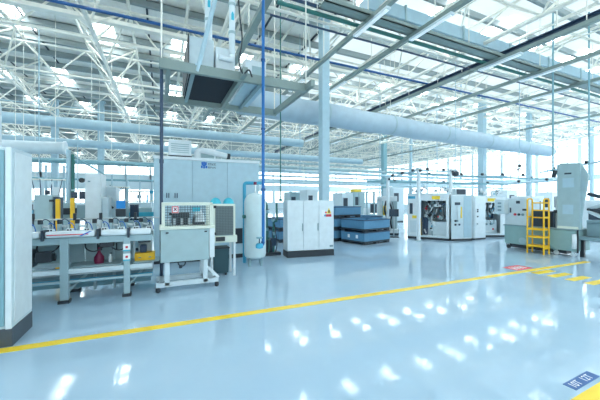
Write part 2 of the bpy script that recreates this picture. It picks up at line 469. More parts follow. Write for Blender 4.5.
# fabric duct
t = thing('fabric_duct', 'long round pale grey fabric air duct sweeping to the right', 'duct', (2.6, 11.0, 5.5))
pts, rs = [], []
for i in range(61):
    u = i / 60; X = 2.4 + 21.0 * u
    z = 5.47 - .50 * u + .02 * math.sin(u * 40)
    if i in (0, 60): rad = .40 if i == 0 else .24
    else: rad = (.50 - .15 * u) * (1 + .008 * math.sin(i * 2.1))
    pts.append((X, 11.0, z)); rs.append(rad)
MB().path(pts, rs, 24).build('sleeve', FABRIC, t, smooth=True, world=True)
for i in range(1, 60, 10):
    p = Vector(pts[i]); r = rs[i]
    MB().path([p + Vector((-.03, 0, 0)), p + Vector((.03, 0, 0))], r + .012, 24).build('seam_band', GREYL, t, smooth=True, world=True)
    MB().tube((p.x, p.y, p.z + r), (p.x, p.y, 8.6), .012, 6).build('hanger_rod', STEELW, t, world=True)
MB().path([(2.4, 11.0, 5.97), (23.4, 11.0, 5.33)], .012, 6).build('support_wire', STEEL, t, world=True)

# left big ducts
run('round_duct', 'large blue grey round duct crossing the left background below the trusses', 'duct', [(-14, 17, 5.35), (8, 17, 5.35)], .24, PALE, [(-8, 17, 5.5), (-3, 17, 5.5), (2, 17, 5.5)], 16)
run('round_duct', 'second blue grey round duct lower behind the large one at left', 'duct', [(-14, 19, 4.75), (14, 19, 4.75)], .20, PALE, [(-8, 19, 4.9), (-3, 19, 4.9), (2, 19, 4.9)], 16)
run('water_pipe', 'dark blue pipe in the left background above the grey machines', 'pipe', [(-12, 15.5, 3.42), (.2, 15.5, 3.42)], .10, TEAL, [(-5, 15.5, 3.5), (-2, 15.5, 3.5)], 12)
run('water_pipe', 'thin teal pipe under the dark blue pipe at left', 'pipe', [(-12, 16.7, 2.75), (.3, 16.7, 2.75)], .05, TEAL, [(-5, 16.7, 2.8), (-1, 16.7, 2.8)])
run('cable_tray', 'pale tray low in the left background by the windows', 'cable tray', [(-12, 20, 3.9), (8, 20, 3.9)], .14, PALE, [(-6, 20, 4), (0, 20, 4)])
# fabric sleeve at far left
t = thing('fabric_sleeve', 'short white fabric air sleeve ending above the near left cabinet', 'duct', (-8, 13.5, 3.7))
b = MB(); a_ = PY(-40, 146, 13.5); b_ = PY(65, 148, 13.5)
b.path([a_, a_.lerp(b_, .3), a_.lerp(b_, .6), b_], [.24, .25, .23, .22], 16).build('sleeve', WHITE, t, smooth=True, world=True)
MB().path([b_ + Vector((-.03, 0, 0)), b_ + Vector((.04, 0, 0))], .245, 16).build('end_ring', WHITEB, t, smooth=True, world=True)
for u in (.5, .9):
    q = a_.lerp(b_, u); MB().tube(q, (q.x, q.y, 8.6), .012, 6).build('hanger_rod', STEELW, t, world=True)
# middle distance service pipes
specs = [(19.5, 3.0, .07, 'PALE'), (20.5, 3.9, .10, 'PALE'), (23, 4.5, .14, 'GREYL'), (24.5, 3.4, .09, 'PALE'), (27, 5.0, .12, 'PALE'), (29, 5.7, .10, 'GREYL'), (31, 3.9, .2, 'PALE'), (33, 4.6, .1, 'PALE')]
desc = ['thin pale pipe level with the crates stack top', 'pale pipe in mid distance', 'light grey duct in mid distance', 'pale pipe below the light grey duct', 'pale pipe high in the distance', 'light grey pipe near the far windows', 'broad pale duct just above the far windows', 'farthest pale pipe near the far wall']
for i, (yy, zz, rr, mm) in enumerate(specs):
    mm = {'PALE': PALE, 'GREYL': GREYL}[mm]
    run('service_pipe', desc[i] + ', %s of the cross pipes by distance' % ORD[i], 'pipe', [(2.5, yy, zz), (38, yy, zz)], rr, mm, [(x, yy, zz) for x in (4.1, 9.3, 14, 20.3, 26)], 10, 'cross pipes in the middle distance')

# =====================================================================  FLOOR MARKINGS
def mark(name, label, cat, corners, m, z=.003, group=None):
    c = sum((Vector((x, y, 0)) for x, y in corners), Vector()) / len(corners)
    o = MB().prism([(x - c.x, y - c.y) for x, y in corners], 2, 0, z).build(name, m); o.location = c
    return tag(o, label, cat, group)
mark('aisle_line', 'long yellow line painted along the aisle in front of the machines', 'floor marking', [(-6, 4.77), (11.3, 4.36), (11.3, 4.50), (-6, 4.92)], YELF)
mark('aisle_line', 'broad yellow line in the lower right corner of the floor', 'floor marking', [(1.6, 1.10), (9, 1.32), (9, 1.60), (1.6, 1.38)], YELF)
for i, yv in enumerate((4.27, 3.93, 3.58, 3.24)):
    w = ['nearest the red patch', 'second from the red patch', 'third from the red patch', 'cut by the right edge of the view'][i]
    mark('crossing_stripe', 'yellow crossing stripe painted on the floor, ' + w, 'floor marking', [(8.3, yv - .09), (9.05, yv - .11), (9.05, yv + .07), (8.3, yv + .09)], YELF, group='crossing stripes')
t = thing('floor_sign', 'red painted floor patch with pale marks beside the yellow line', 'floor marking', (8.25, 4.62, 0))
MB().bx(0, .68, 0, .38, 0, .003).build('patch', RED, t)
b = MB()
for i in range(4): b.bx(.10 + i * .13, .16 + i * .13, .08, .30, .003, .005)
b.bx(.10, .55, .17, .20, .003, .005); b.build('lettering', PAPER, t)
t = thing('floor_sign', 'blue floor plate with white lettering beside the yellow corner line', 'floor sign', (3.56, 1.48, 0), .03)
MB().bx(0, .50, 0, .105, 0, .004).build('plate', mat('sign_blue', (.03, .12, .34), .4), t)
text('lettering', '10T  12T', .098, PAPER, t, (.03, .018, .0045), (0, 0, 0), .0005).scale = (1.05, 1, 1)

# =====================================================================  NEAR LEFT CABINET
t = thing('control_cabinet', 'tall white and teal control cabinet cut by the left edge of the view', 'cabinet', (-1.67, 4.84, 0))
MB().bx(-.9, 0, 0, .63, .22, 2.45).build('body', WHITE, t, bevel=.012)
MB().bx(-.9, .004, -.004, .634, 0, .22).build('plinth', mat('plinth_grey', (.07, .09, .11), .5), t, bevel=.006)
MB().bx(-.86, -.07, -.022, 0, .26, 2.41).build('door', TEAL, t, bevel=.006)
MB().bx(-.06, -.0, -.02, 0, .22, 2.45).build('corner_post', WHITEB, t, bevel=.006)
MB().bx(0, .012, .05, .59, .27, 2.40).build('side_panel', WHITEB, t, bevel=.005)
# duct elbow behind it
run('duct_elbow', 'white round duct elbow rising behind the near left cabinet', 'duct', [(-2.27, 5.9, 0.0), (-2.27, 5.9, 2.9), (-2.27, 5.9, 3.35), (-2.6, 5.9, 3.45), (-4.5, 5.9, 3.45)], .11, WHITEB, None, 16, None, 2)

# =====================================================================  CONVEYOR LINE
CY = 6.5
t = thing('conveyor', 'long grey roller conveyor with white covers running behind the near cabinet', 'conveyor', (-1.6, CY, 0))
cx0, cx1 = -3.6, -.16
for yy in (CY, CY + .75):
    MB().bx(cx0, cx1, yy - .03, yy + .03, 1.02, 1.14).build('side_rail', ALU, t, world=True, bevel=.008)
    MB().bx(cx0, cx1, yy - .035, yy + .035, .50, .58).build('lower_rail', WHITE, t, world=True, bevel=.008)
    for X in (-3.2, -1.54, -.59):
        w = .062 if X < -1 else .052
        l = MB().bx(X - w, X + w, yy - .05, yy + .05, .05, 1.12).build('leg', ALU, t, world=True, bevel=.008)
        MB().bx(X - w - .02, X + w + .02, yy - .08, yy + .08, 0, .05).build('foot', DARK, l, world=True)
for X in (-3.2, -1.54, -.59):
    MB().bx(X - .04, X + .04, CY, CY + .75, .51, .57).build('cross_bar', ALU, t, world=True)
    MB().bx(X - .035, X + .035, CY, CY + .75, .14, .2).build('cross_bar', ALU, t, world=True)
MB().bx(cx0, cx1, CY + .55, CY + .60, .24, .40).build('cable_duct', GREY, t, world=True)
MB().tube((cx0, CY + .3, .30), (cx1, CY + .3, .30), .04, 10).build('air_pipe', AZURE, t, smooth=True, world=True)
MB().tube((cx0, CY + .15, .45), (cx1, CY + .15, .45), .016, 10).build('air_pipe', STEEL, t, smooth=True, world=True)
MB().bx(cx0, cx1, CY + .03, CY + .72, 1.10, 1.135).build('belt', GREY, t, world=True)
covers = [(-3.4, -1.86), (-1.80, -1.08), (-1.0, -.58), (-.54, -.18)]
for i, (a, b2) in enumerate(covers):
    o = MB().bx(a, b2, CY - .09, CY + .11, 1.145, 1.255).build('cover', WHITEB, t, world=True, bevel=.035, smooth=True)
    if i == 1:
        MB().bx(a + .03, b2 - .1, CY - .095, CY - .089, 1.19, 1.205).build('red_stripe', RED, o, world=True)
        MB().prism([(b2 - .2, 1.165), (b2 - .04, 1.25), (b2 - .08, 1.25), (b2 - .24, 1.165)], 1, CY - .096, CY - .089).build('blue_slash', LOGO, o, world=True)
for X in (-1.83, -1.04, -.56):
    MB().bx(X - .018, X + .018, CY - .10, CY + .12, 1.10, 1.28).build('clamp', SLATE, t, world=True, bevel=.006)
for i in range(24):
    X = -3.3 + i * .13
    MB().tube((X, CY + .12, 1.17), (X, CY + .70, 1.17), .025, 8).build('roller', STEEL, t, smooth=True, world=True)
for X, z0, z1 in ((-1.84, .72, .90), (-.92, .93, 1.03), (-.30, .98, 1.05)):
    MB().bx(X - .11, X + .11, CY + .0, CY + .2, z0, z1).build('motor', DARK, t, world=True, bevel=.015)
for z in (.86, .68):
    p = MB().bx(-.65, -.53, CY - .056, CY - .05, z, z + .12).build('label', PAPER, t, world=True)
    MB().bx(-.61, -.57, CY - .06, CY - .056, z + .04, z + .08).build('red_mark', RED, p, world=True)
    MB().bx(-.65, -.53, CY - .06, CY - .056, z - .015, z + .01).build('green_strip', CYAN, p, world=True)
# panels behind the legs
MB().bx(-1.35, -.70, CY + .60, CY + .63, .60, 1.02).build('guard_panel', GREYL, t, world=True)
for X in (-1.12, -.86):
    for dx in (-.03, .03):
        MB().bx(X + dx - .012, X + dx + .012, CY + .57, CY + .6, .80, .93).build('handle', DARK, t, world=True)
for (a, b2, z0, z1) in ((-3.4, -1.37, .60, 1.02), (-3.4, -1.62, .12, .48), (-1.5, -.66, .10, .48), (-.54, -.20, .10, .48)):
    MB().bx(a, b2, CY + .60, CY + .63, z0, z1).build('guard_panel', GREYL if z0 > .5 else TEAL, t, world=True)
MB().box((-1.95, CY + .35, .80), (.55, .22, .03), ry=-.42).build('chute', ALU, t, world=True)
MB().bx(-2.25, -2.02, CY + .1, CY + .4, .62, .92).build('gear_motor', SLATE, t, world=True, bevel=.03)
MB().tube((-1.98, CY + .2, .78), (-1.72, CY + .2, .78), .07, 12).build('gear_motor', DARK, t, world=True, smooth=True)
for X in (-2.5, -2.0, -1.3, -.9):
    MB().path([(X, CY + .3, 1.02), (X + .04, CY + .1, .9), (X + .2, CY + .06, .84), (X + .34, CY + .1, .95), (X + .36, CY + .2, 1.02)], .012, 6, 2).build('cable', DARK, t, world=True, smooth=True)
MB().bx(-1.45, -.70, CY + .05, CY + .6, .585, .60).build('shelf', ALU, t, world=True)
MB().bx(-.50, -.04, CY + .1, CY + .6, .585, .60).build('shelf', ALU, t, world=True)
for X in (-2.45, -1.18, -.86):
    MB().bx(X - .025, X + .025, CY + .50, CY + .55, .05, 1.02).build('rear_strut', ALU, t, world=True)
for X in (-1.54, -.59):
    MB().tube((X, CY + .05, .16), (X + .32, CY + .52, .46), .022, 8).build('diagonal_brace', ALU, t, world=True)
MB().bx(cx0, cx1, CY - .02, CY + .02, .34, .38).build('lower_rail', ALU, t, world=True)
# things on the lower shelves
t = thing('oil_funnel', 'maroon plastic funnel can standing on the conveyor lower shelf', 'funnel', (-1.08, CY + .3, .60))
MB().lathe([(.075, 0), (.085, .06), (.08, .12), (.03, .20), (.018, .30)], n=16).build('can', MAROON, t, smooth=True)
MB().lathe([(.02, .30), (.022, .34)], n=10).build('cap', DARK, t)
t = thing('spray_bottle', 'small white bottle next to the maroon funnel on the shelf', 'bottle', (-.90, CY + .32, .60))
MB().lathe([(.03, 0), (.034, .02), (.034, .10), (.012, .13), (.012, .16)], n=12).build('bottle_body', WHITEB, t, smooth=True)
MB().bx(-.012, .03, -.01, .01, .16, .18).build('nozzle', DARK, t)
t = thing('tool_box', 'yellow box with dark motor standing under the conveyor end', 'box', (-.30, CY + .33, .60))
MB().bx(-.18, .18, -.12, .12, 0, .15).build('box_body', YEL, t, bevel=.01)
MB().bx(-.09, .03, -.08, .08, .15, .30).build('motor', NAVY, t, bevel=.02)
for dx in (-.09, .09): MB().lathe([(.025, 0), (.025, .01)], c=(dx, -.13, .06), n=10).build('knob', GREY, t)
t = thing('drawer_unit', 'white cabinet unit behind the yellow box at the conveyor end', 'cabinet', (-.27, CY + .50, .0))
MB().bx(-.16, .08, 0, .09, .605, 1.0).build('body', WHITEB, t, bevel=.006)
MB().bx(-.13, .05, -.012, 0, .66, .95).build('door', WHITEB, t, bevel=.004)
# fixtures riding on the conveyor
def fixture(kind):
    t = thing('clamp_fixture', '', 'fixture', (0, 0, 0), 0, 'clamp fixtures on the conveyor')
    MB().bx(-.13, .13, -.12, .12, 0, .03).build('carrier_plate', STEEL, t, bevel=.005)
    MB().bx(-.09, -.04, -.06, .06, .03, .16).build('block', ALU, t, bevel=.006)
    MB().bx(.05, .09, -.05, .05, .03, .12).build('block', GREY, t, bevel=.006)
    MB().tube((-.06, 0, .13), (.08, 0, .10), .022, 8).build('shaft', STEEL, t, smooth=True)
    MB().bx(-.10, -.03, -.03, .03, .16, .24).build('sensor', DARK, t, bevel=.01)
    MB().path([(-.06, .03, .2), (-.02, .08, .26), (.06, .08, .2), (.09, .02, .12)], .008, 6, 2).build('hose', NAVY, t, smooth=True)
    return t
f0 = fixture(0)
for i, X in enumerate((-3.05, -2.6, -2.22, -1.92, -1.64, -1.37, -1.1, -.83, -.57, -.31)):
    lab = 'steel clamp fixture with black sensor on the conveyor, %s from the left' % ORD[i]
    z = 1.197
    if i == 0: f0.location = (X, CY + .38, z); f0['label'] = lab
    else: dup(f0, (X, CY + .38, z), random.uniform(-.05, .05), lab)
v0 = thing('valve_block', '', 'valve block', (0, 0, 0), 0, 'valve blocks on the conveyor')
MB().bx(-.06, .06, -.04, .04, 0, .09).build('body', WHITEB, v0, bevel=.008)
for dx in (-.035, .005): MB().bx(dx, dx + .025, -.05, -.04, .03, .08).build('coil', DARK, v0)
MB().tube((-.03, 0, .09), (-.03, 0, .17), .012, 8).build('fitting', STEEL, v0, smooth=True)
MB().path([(-.03, 0, .17), (.0, -.03, .21), (.06, -.03, .16), (.08, 0, .02)], .007, 6, 2).build('hose', LOGO, v0, smooth=True)
for i, X in enumerate((-2.95, -2.42, -2.06, -1.78, -1.5, -1.24, -.97, -.70, -.45, -.22)):
    lab = 'small white valve block with looped hose at the conveyor front, %s from the left' % ORD[i]
    if i == 0: v0.location = (X, CY + .17, 1.195); v0['label'] = lab
    else: dup(v0, (X, CY + .17, 1.195), 0, lab)
# guard rail with sensors above conveyor
t = thing('sensor_rail', 'thin silver guide rail with black sensor heads above the conveyor', 'rail', (-1.6, CY + .68, 1.14))
MB().tube((-3.4, CY + .74, 1.42), (-.05, CY + .74, 1.42), .016, 8).build('rail', STEEL, t, smooth=True, world=True)
for X in (-3.2, -2.4, -1.9, -1.3, -.8, -.2):
    MB().tube((X, CY + .74, 1.142), (X, CY + .74, 1.43), .012, 6).build('upright', STEEL, t, world=True)
for X in (-2.9, -2.2, -1.55, -1.12, -.5):
    MB().bx(X - .025, X + .025, CY + .70, CY + .76, 1.40, 1.54).build('sensor_head', DARK, t, world=True, bevel=.006)

# =====================================================================  WORKSTATION
t = thing('inspection_station', 'grey boxed inspection station on a white tube frame with mesh guard above', 'workstation', (.5, 6.5, 0))
wx0, wx1, wy0, wy1 = -.02, .98, 6.38, 7.0
MB().bx(wx0, wx1 - .09, wy0, wy1, .58, 1.22).build('front_cabinet', GREYL, t, world=True, bevel=.015)
MB().bx(wx1 - .085, wx1 + .02, wy0 - .005, wy1, .62, 1.25).build('end_panel', WHITEB, t, world=True, bevel=.01)
MB().bx(wx0 - .02, wx1 + .03, wy0 - .02, wy1 + .02, 1.22, 1.28).build('worktop', CREAM, t, world=True, bevel=.008)
for X in (.10, .82):
    MB().box((X, wy0 - .02, 1.16), (.05, .02, .025)).build('latch', DARK, t, world=True)
    for yy in (wy0 + .06, wy1 - .06):
        l = MB().bx(X - .045, X + .045, yy - .045, yy + .045, .12, .58).build('leg', WHITE, t, world=True, bevel=.006)
for yy in (wy0 + .06, wy1 - .06):
    MB().bx(-.10, 1.08, yy - .045, yy + .045, .10, .19).build('base_beam', WHITE, t, world=True, bevel=.006)
for X in (.0, .95):
    MB().bx(X - .045, X + .045, wy0, wy1, .10, .19).build('base_beam', WHITE, t, world=True, bevel=.006)
for X in (-.06, 1.05):
    for yy in (wy0 + .06, wy1 - .06):
        l = MB().lathe([(.03, .0), (.045, .02), (.045, .07), (.02, .10)], c=(X, yy, 0), n=12).build('caster', DARK, t, world=True, smooth=True)
MB().box((.98, wy0 + .06, .30), (.05, .05, .32), ry=-.75).build('brace', WHITEB, t, world=True)
MB().path([(.3, wy0 + .3, .58), (.32, wy0 + .3, .44), (.44, wy0 + .3, .42), (.46, wy0 + .3, .58)], .012, 6, 2).build('cable', DARK, t, smooth=True, world=True)
MB().box((.36, wy0 + .3, .42), (.06, .05, .06)).build('regulator', DARK, t, world=True, bevel=.01)
# mesh guard on top
for X in (.03, .93):
    MB().bx(X - .03, X + .03, wy0 + .02, wy0 + .08, 1.28, 1.72).build('guard_post', CREAM, t, world=True, bevel=.005)
    MB().bx(X - .03, X + .03, wy1 - .08, wy1 - .02, 1.28, 1.72).build('guard_post', CREAM, t, world=True, bevel=.005)
MB().bx(0, .96, wy0 + .02, wy0 + .08, 1.69, 1.75).build('guard_rail', CREAM, t, world=True, bevel=.005)
MB().bx(0, .96, wy1 - .08, wy1 - .02, 1.69, 1.75).build('guard_rail', CREAM, t, world=True, bevel=.005)
g = MB()
for i in range(19): g.tube((.06 + i * .0467, wy0 + .05, 1.28), (.06 + i * .0467, wy0 + .05, 1.69), .0045, 4)
for i in range(8): g.tube((.06, wy0 + .05, 1.30 + i * .05), (.90, wy0 + .05, 1.30 + i * .05), .0045, 4)
g.build('wire_mesh', WIRE, t, world=True)
g = MB()
for i in range(14): g.tube((.06 + i * .065, wy1 - .05, 1.28), (.06 + i * .065, wy1 - .05, 1.69), .004, 4)
for i in range(7): g.tube((.06, wy1 - .05, 1.32 + i * .055), (.90, wy1 - .05, 1.32 + i * .055), .004, 4)
g.build('wire_mesh', WIRE, t, world=True)
s = MB().bx(.18, .31, wy0 + .035, wy0 + .043, 1.54, 1.68).build('warning_sign', PAPER, t, world=True)
q = MB(); q.bx(.185, .305, wy0 + .032, wy0 + .036, 1.545, 1.56); q.bx(.185, .305, wy0 + .032, wy0 + .036, 1.66, 1.675); q.bx(.185, .20, wy0 + .032, wy0 + .036, 1.56, 1.66); q.bx(.29, .305, wy0 + .032, wy0 + .036, 1.56, 1.66); q.build('red_border', RED, s, world=True)
q = MB(); q.box((.245, wy0 + .033, 1.615), (.015, .004, .08), ry=.7); q.box((.245, wy0 + .033, 1.615), (.015, .004, .08), ry=-.7); q.build('cross_symbol', MAROON, s, world=True)
# things on that worktop
t = thing('press_block', 'black press block inside the mesh guarded station', 'machine part', (.36, 6.72, 1.282))
MB().bx(-.17, .17, -.10, .10, 0, .24).build('block', DARK, t, bevel=.01)
MB().bx(-.22, .17, -.03, .03, .20, .26).build('arm', BLACKMETAL, t, bevel=.008)
for i in range(3): MB().tube((-.12 + i * .14, -.12, .02), (-.12 + i * .14, -.12, .14), .03, 10).build('roller', STEEL, t, smooth=True)
t = thing('gear_housing', 'silver rounded gear housing inside the mesh guarded station', 'machine part', (.72, 6.70, 1.282))
MB().lathe([(.12, 0), (.14, .05), (.12, .16), (.06, .26), (.05, .32)], n=20).build('housing', STEEL, t, smooth=True)
MB().box((.0, -.05, .22), (.16, .08, .12), ry=.5).build('flange', WHITEB, t, bevel=.015)
MB().bx(-.14, .02, -.10, -.06, .28, .37).build('cyan_tag', CYAN, t)
MB().bx(-.1, .1, -.16, -.1, 0, .06).build('foot', DARK, t, bevel=.01)
t = thing('parts_tray', 'small tray of grey parts at left inside the guarded station', 'tray', (.12, 6.62, 1.282))
MB().bx(-.07, .07, -.12, .12, 0, .05).build('tray_body', GREYL, t, bevel=.006)
for i in range(4): MB().lathe([(.025, .05), (.025, .10), (.01, .14)], c=(0, -.09 + i * .06, 0), n=10).build('part', WHITEB, t, smooth=True)
# mesh cabinet to the right
t = thing('mesh_locker', 'cream framed cabinet with dark mesh door on white legs', 'cabinet', (1.3, 7.35, 0))
mx0, mx1, my0, my1 = 1.05, 1.58, 7.15, 7.65
MB().bx(mx0, mx1, my0 + .03, my1, .90, 1.68).build('body', GREYL, t, world=True, bevel=.008)
d = MB().bx(mx0 + .09, mx1 - .02, my0, my0 + .03, .98, 1.66).build('door', mat('mesh_door_grey', (.20, .26, .27), .5), t, world=True)
g = MB()
for i in range(12): g.tube((mx0 + .10 + i * .036, my0 - .004, .99), (mx0 + .10 + i * .036, my0 - .004, 1.65), .006, 4)
for i in range(18): g.tube((mx0 + .10, my0 - .004, .99 + i * .038), (mx1 - .03, my0 - .004, .99 + i * .038), .006, 4)
g.build('wire_mesh', WIRE, d, world=True)
MB().bx(mx0 - .02, mx0 + .08, my0 - .03, my0 + .03, .90, 1.70).build('post', CREAM, t, world=True, bevel=.006)
MB().bx(mx1 - .03, mx1 + .02, my0 - .01, my0 + .04, .80, 1.70).build('post', CREAM, t, world=True, bevel=.006)
MB().bx(mx0, mx1, my0 - .01, my0 + .04, 1.66, 1.71).build('top_rail', CREAM, t, world=True)
MB().bx(mx0, mx1 + .06, my0 - .02, my1, .80, .96).build('apron', CREAM, t, world=True, bevel=.006)
MB().bx(mx0 + .09, mx0 + .30, my0 - .05, my0 - .02, .84, .94).build('control_box', DARK, t, world=True, bevel=.006)
for z in (1.02, 1.64): MB().bx(mx0 + .04, mx0 + .10, my0 - .05, my0 - .02, z - .03, z + .03).build('hinge', DARK, t, world=True)
for X in (mx0 + .01, mx1):
    for yy in (my0 + .02, my1 - .04):
        MB().bx(X - .025, X + .025, yy - .025, yy + .025, 0, .82).build('leg', WHITEB, t, world=True)
t = thing('waste_bin', 'dark green plastic bin standing under the mesh cabinet', 'bin', (1.29, 7.42, 0))
MB().prism([(-.17, .06), (.17, .06), (.19, .64), (-.19, .64)], 1, -.16, .16).build('bin_body', BIN, t, bevel=.012)
MB().bx(-.20, .20, -.18, .18, .64, .67).build('rim', DARK, t, bevel=.008)
for dx in (-.12, .12):
    for dy in (-.1, .1): MB().lathe([(.025, 0), (.03, .03), (.02, .06)], c=(dx, dy, 0), n=8).build('caster', DARK, t)
for i, dx in enumerate((.10, .41)):
    t = thing('safety_cap', 'shiny cyan cap on the mesh cabinet top, ' + ('left' if i == 0 else 'right') + ' one of the pair', 'cap', (1.08 + dx, 7.4, 1.71), 0, 'cyan caps')
    MB().lathe([(.135, 0), (.125, .05), (.10, .10), (.06, .135), (.01, .15)], n=18).build('shell', CYAN, t, smooth=True)
    MB().lathe([(.15, 0), (.15, .012)], n=18).build('brim', CYAN, t)

# =====================================================================  WALL-SIZED WHITE ENCLOSURE
EX0, EX1, EY = -.20, 2.85, 9.32
t = thing('machine_enclosure', 'wall-sized pale machine enclosure with a blue logo on its front', 'machine', (1.3, EY, 0))
MB().bx(EX0, EX1, EY, 12.2, .10, 3.0).build('housing', PALE, t, world=True, bevel=.02)
MB().bx(EX0, EX1, EY - .005, 12.2, 0, .12).build('plinth', DARK, t, world=True)
MB().bx(EX0 - .02, EX1 + .02, EY - .02, 12.22, 2.96, 3.05).build('roof_cap', WHITEB, t, world=True, bevel=.015)
pw = (EX1 - EX0) / 3
for i in range(3):
    MB().bx(EX0 + i * pw + .01, EX0 + (i + 1) * pw - .01, EY - .02, EY, .13, 2.95).build('front_panel', mat('enclosure_panel_%d' % i, (.45, .63, .71), .35), t, world=True, bevel=.006)
for X in (.12, .34):
    for dx in (0, .06): MB().bx(X + dx, X + dx + .02, EY - .05, EY - .02, 1.86, 2.0).build('door_handle', NAVY, t, world=True)
MB().bx(2.02, 2.3, EY - .06, EY - .02, .45, .92).build('access_opening', DARK, t, world=True)
b = MB(); lx = PY(204, 164, EY).x; lz = 2.84
for dx in (-.052, 0, .052):
    b.box((lx + dx, EY - .026, lz + .045), (.046, .012, .085 if dx else .10)); b.box((lx + dx * 1.25, EY - .026, lz - .055), (.05, .012, .075 if dx else .095))
b.box((lx, EY - .026, lz - .005), (.10, .010, .03))
b.build('logo_emblem', LOGO, t, world=True, bevel=.006)
base = ROOT_LOC[t.name]
b = MB(); random.seed(3)
for i in range(4):
    X = lx + .135 + i * .058; k = (i % 2) * .01
    b.box((X, EY - .024, lz + .045 + k), (.045, .008, .012), ry=random.uniform(-.5, .5)); b.box((X, EY - .024, lz + .03), (.011, .008, .06), ry=random.uniform(-.6, .6)); b.box((X + .012, EY - .024, lz + .01), (.04, .008, .011), ry=random.uniform(-.3, .3))
b.build('logo_script', SLATE, t, world=True)
text('logo_lettering', 'BBMAN', .085, SLATE, t, Vector((lx + .105, EY - .021, lz - .095)) - base, (PI / 2, 0, 0)).scale = (.82, 1, 1)
t = thing('air_conditioner', 'white cooling box on the enclosure roof, dark rimmed, above the left panel', 'air conditioner', (.5, 9.75, 3.05))
MB().bx(-.31, .31, -.25, .25, .06, .52).build('casing', WHITEB, t, bevel=.012)
MB().bx(-.32, .32, -.26, .26, 0, .06).build('base', DARK, t, bevel=.006)
for i in range(5): MB().bx(-.25, .25, -.258, -.25, .14 + i * .06, .165 + i * .06).build('vent_slat', GREYL, t)
t = thing('exhaust_pipe', 'white pipe with dark end lying on the enclosure roof', 'pipe', (1.0, 9.6, 3.05))
MB().path([(.98, 9.6, 3.05), (.98, 9.6, 3.3), (1.2, 9.6, 3.32), (1.9, 9.6, 3.18)], .09, 12, 2).build('tube', WHITEB, t, smooth=True, world=True)
MB().path([(1.88, 9.6, 3.18), (1.97, 9.6, 3.165)], .10, 12).build('end_ring', DARK, t, world=True)
t = thing('air_conditioner', 'smaller white box on the enclosure roof right of the dark rimmed one', 'air conditioner', (1.33, 10.1, 3.05))
MB().bx(-.25, .25, -.2, .2, 0, .40).build('casing', WHITEB, t, bevel=.012); MB().bx(-.2, .2, -.207, -.2, .08, .3).build('grille', GREYL, t)

# =====================================================================  TANK, PIPES, SKID
TC = Vector((2.36, 8.08, 0))
t = thing('pressure_tank', 'white upright pressure tank with domed top on short legs', 'tank', TC)
R_ = .30
prof = [(.06, .17), (.2, .19), (.28, .25), (R_, .34), (R_, 1.72), (.285, 1.82), (.24, 1.91), (.15, 1.97), (.04, 2.0)]
MB().lathe(prof, n=32).build('shell', mat('tank_white', (.60, .73, .75), .35), t, smooth=True)
for a in (.6, 2.2, 3.7, 5.3):
    MB().bx(.22 * math.cos(a) - .03, .22 * math.cos(a) + .03, .22 * math.sin(a) - .03, .22 * math.sin(a) + .03, 0, .28).build('leg', GREY, t)
MB().tube((0, 0, 1.98), (0, 0, 2.22), .03, 10).build('outlet_stub', STEEL, t, smooth=True)
MB().tube((0, 0, 2.22), (0, 0, 2.30), .045, 10).build('safety_valve', MAROON, t, smooth=True)
g = MB().tube((-.31, -.08, 1.35), (-.36, -.10, 1.35), .05, 12).build('gauge', GREEN, t, smooth=True)
run('feed_pipe', 'azure pipe bending over the top of the white tank', 'pipe', [(2.17, 8.52, 0.0), (2.17, 8.52, 2.12), (2.17, 8.52, 2.29), (2.3, 8.50, 2.29), (2.4, 8.48, 2.29), (2.72, 8.44, 2.29)], .05, AZURE, None, 12, None, 2)
vp = P(263.2, 200, 6.96)
t = thing('drop_pipe', 'straight bright blue drop pipe with a valve hanging in front of the tank', 'pipe', (vp.x, vp.y, .82))
MB().tube((0, 0, 0), (0, 0, 8.18), .036, 12).build('tube', DROPB, t, smooth=True)
for z in (1.2, 2.6, 4.2, 5.8): MB().tube((0, 0, z), (0, 0, z + .05), .052, 12).build('coupling', BLUE, t, smooth=True)
MB().path([(0, 0, .02), (-.02, -.0, -.06), (-.10, -.03, -.08)], .045, 12, 1).build('elbow', BLUE, t, smooth=True)
MB().lathe([(.03, -.06), (.085, -.04), (.09, .02), (.07, .06), (.04, .07)], c=(-.10, -.03, -.08), n=16).build('valve_body', AZURE, t, smooth=True)
MB().tube((-.10, -.03, -.02), (-.10, -.03, .10), .015, 8).build('valve_stem', NAVY, t)
MB().lathe([(.07, .10), (.075, .115), (.07, .13)], c=(-.10, -.03, 0), n=16).build('hand_wheel', TEAL, t, smooth=True)
# skid
sk = Vector((3.22, 9.45, 0))
t = thing('pump_skid', 'dark green pump and valve skid between the tank and the white cabinet', 'pump', sk)
MB().bx(-.32, .32, -.3, .4, 0, .10).build('base_frame', DARK, t)
MB().lathe([(.13, .1), (.14, .2), (.14, .42), (.1, .5)], c=(-.05, -.1, 0), n=16).build('pump_motor', DARK, t, smooth=True)
MB().path([(-.28, -.1, .1), (-.28, -.1, 1.55), (-.28, -.1, 1.75), (-.1, -.1, 1.75), (-.1, -.1, 1.2), (-.1, -.1, .5)], .04, 10, 1).build('green_pipe', GREEN, t, smooth=True)
MB().path([(.12, -.15, .1), (.12, -.15, .9), (.12, -.15, 1.1), (.25, -.15, 1.1), (.28, 0, 1.5), (.28, 0, 1.7)], .035, 10, 1).build('green_pipe', GREEN, t, smooth=True)
for (x, y_, z) in ((-.28, -.16, .55), (-.28, -.16, 1.1), (-.1, -.16, 1.42), (.12, -.21, .7), (.10, -.2, 1.15), (-.1, -.16, .85)):
    MB().lathe([(.03, -.06), (.06, -.03), (.06, .03), (.03, .06)], c=(x, y_ + .06, z), n=12).build('valve', TEAL, t, smooth=True)
    MB().lathe([(.055, 0), (.055, .015)], c=(x, y_ - .04, z + .06), n=12).build('hand_wheel', DARK, t)
MB().bx(.02, .2, -.2, .0, .3, .55).build('filter_box', NAVY, t, bevel=.02)
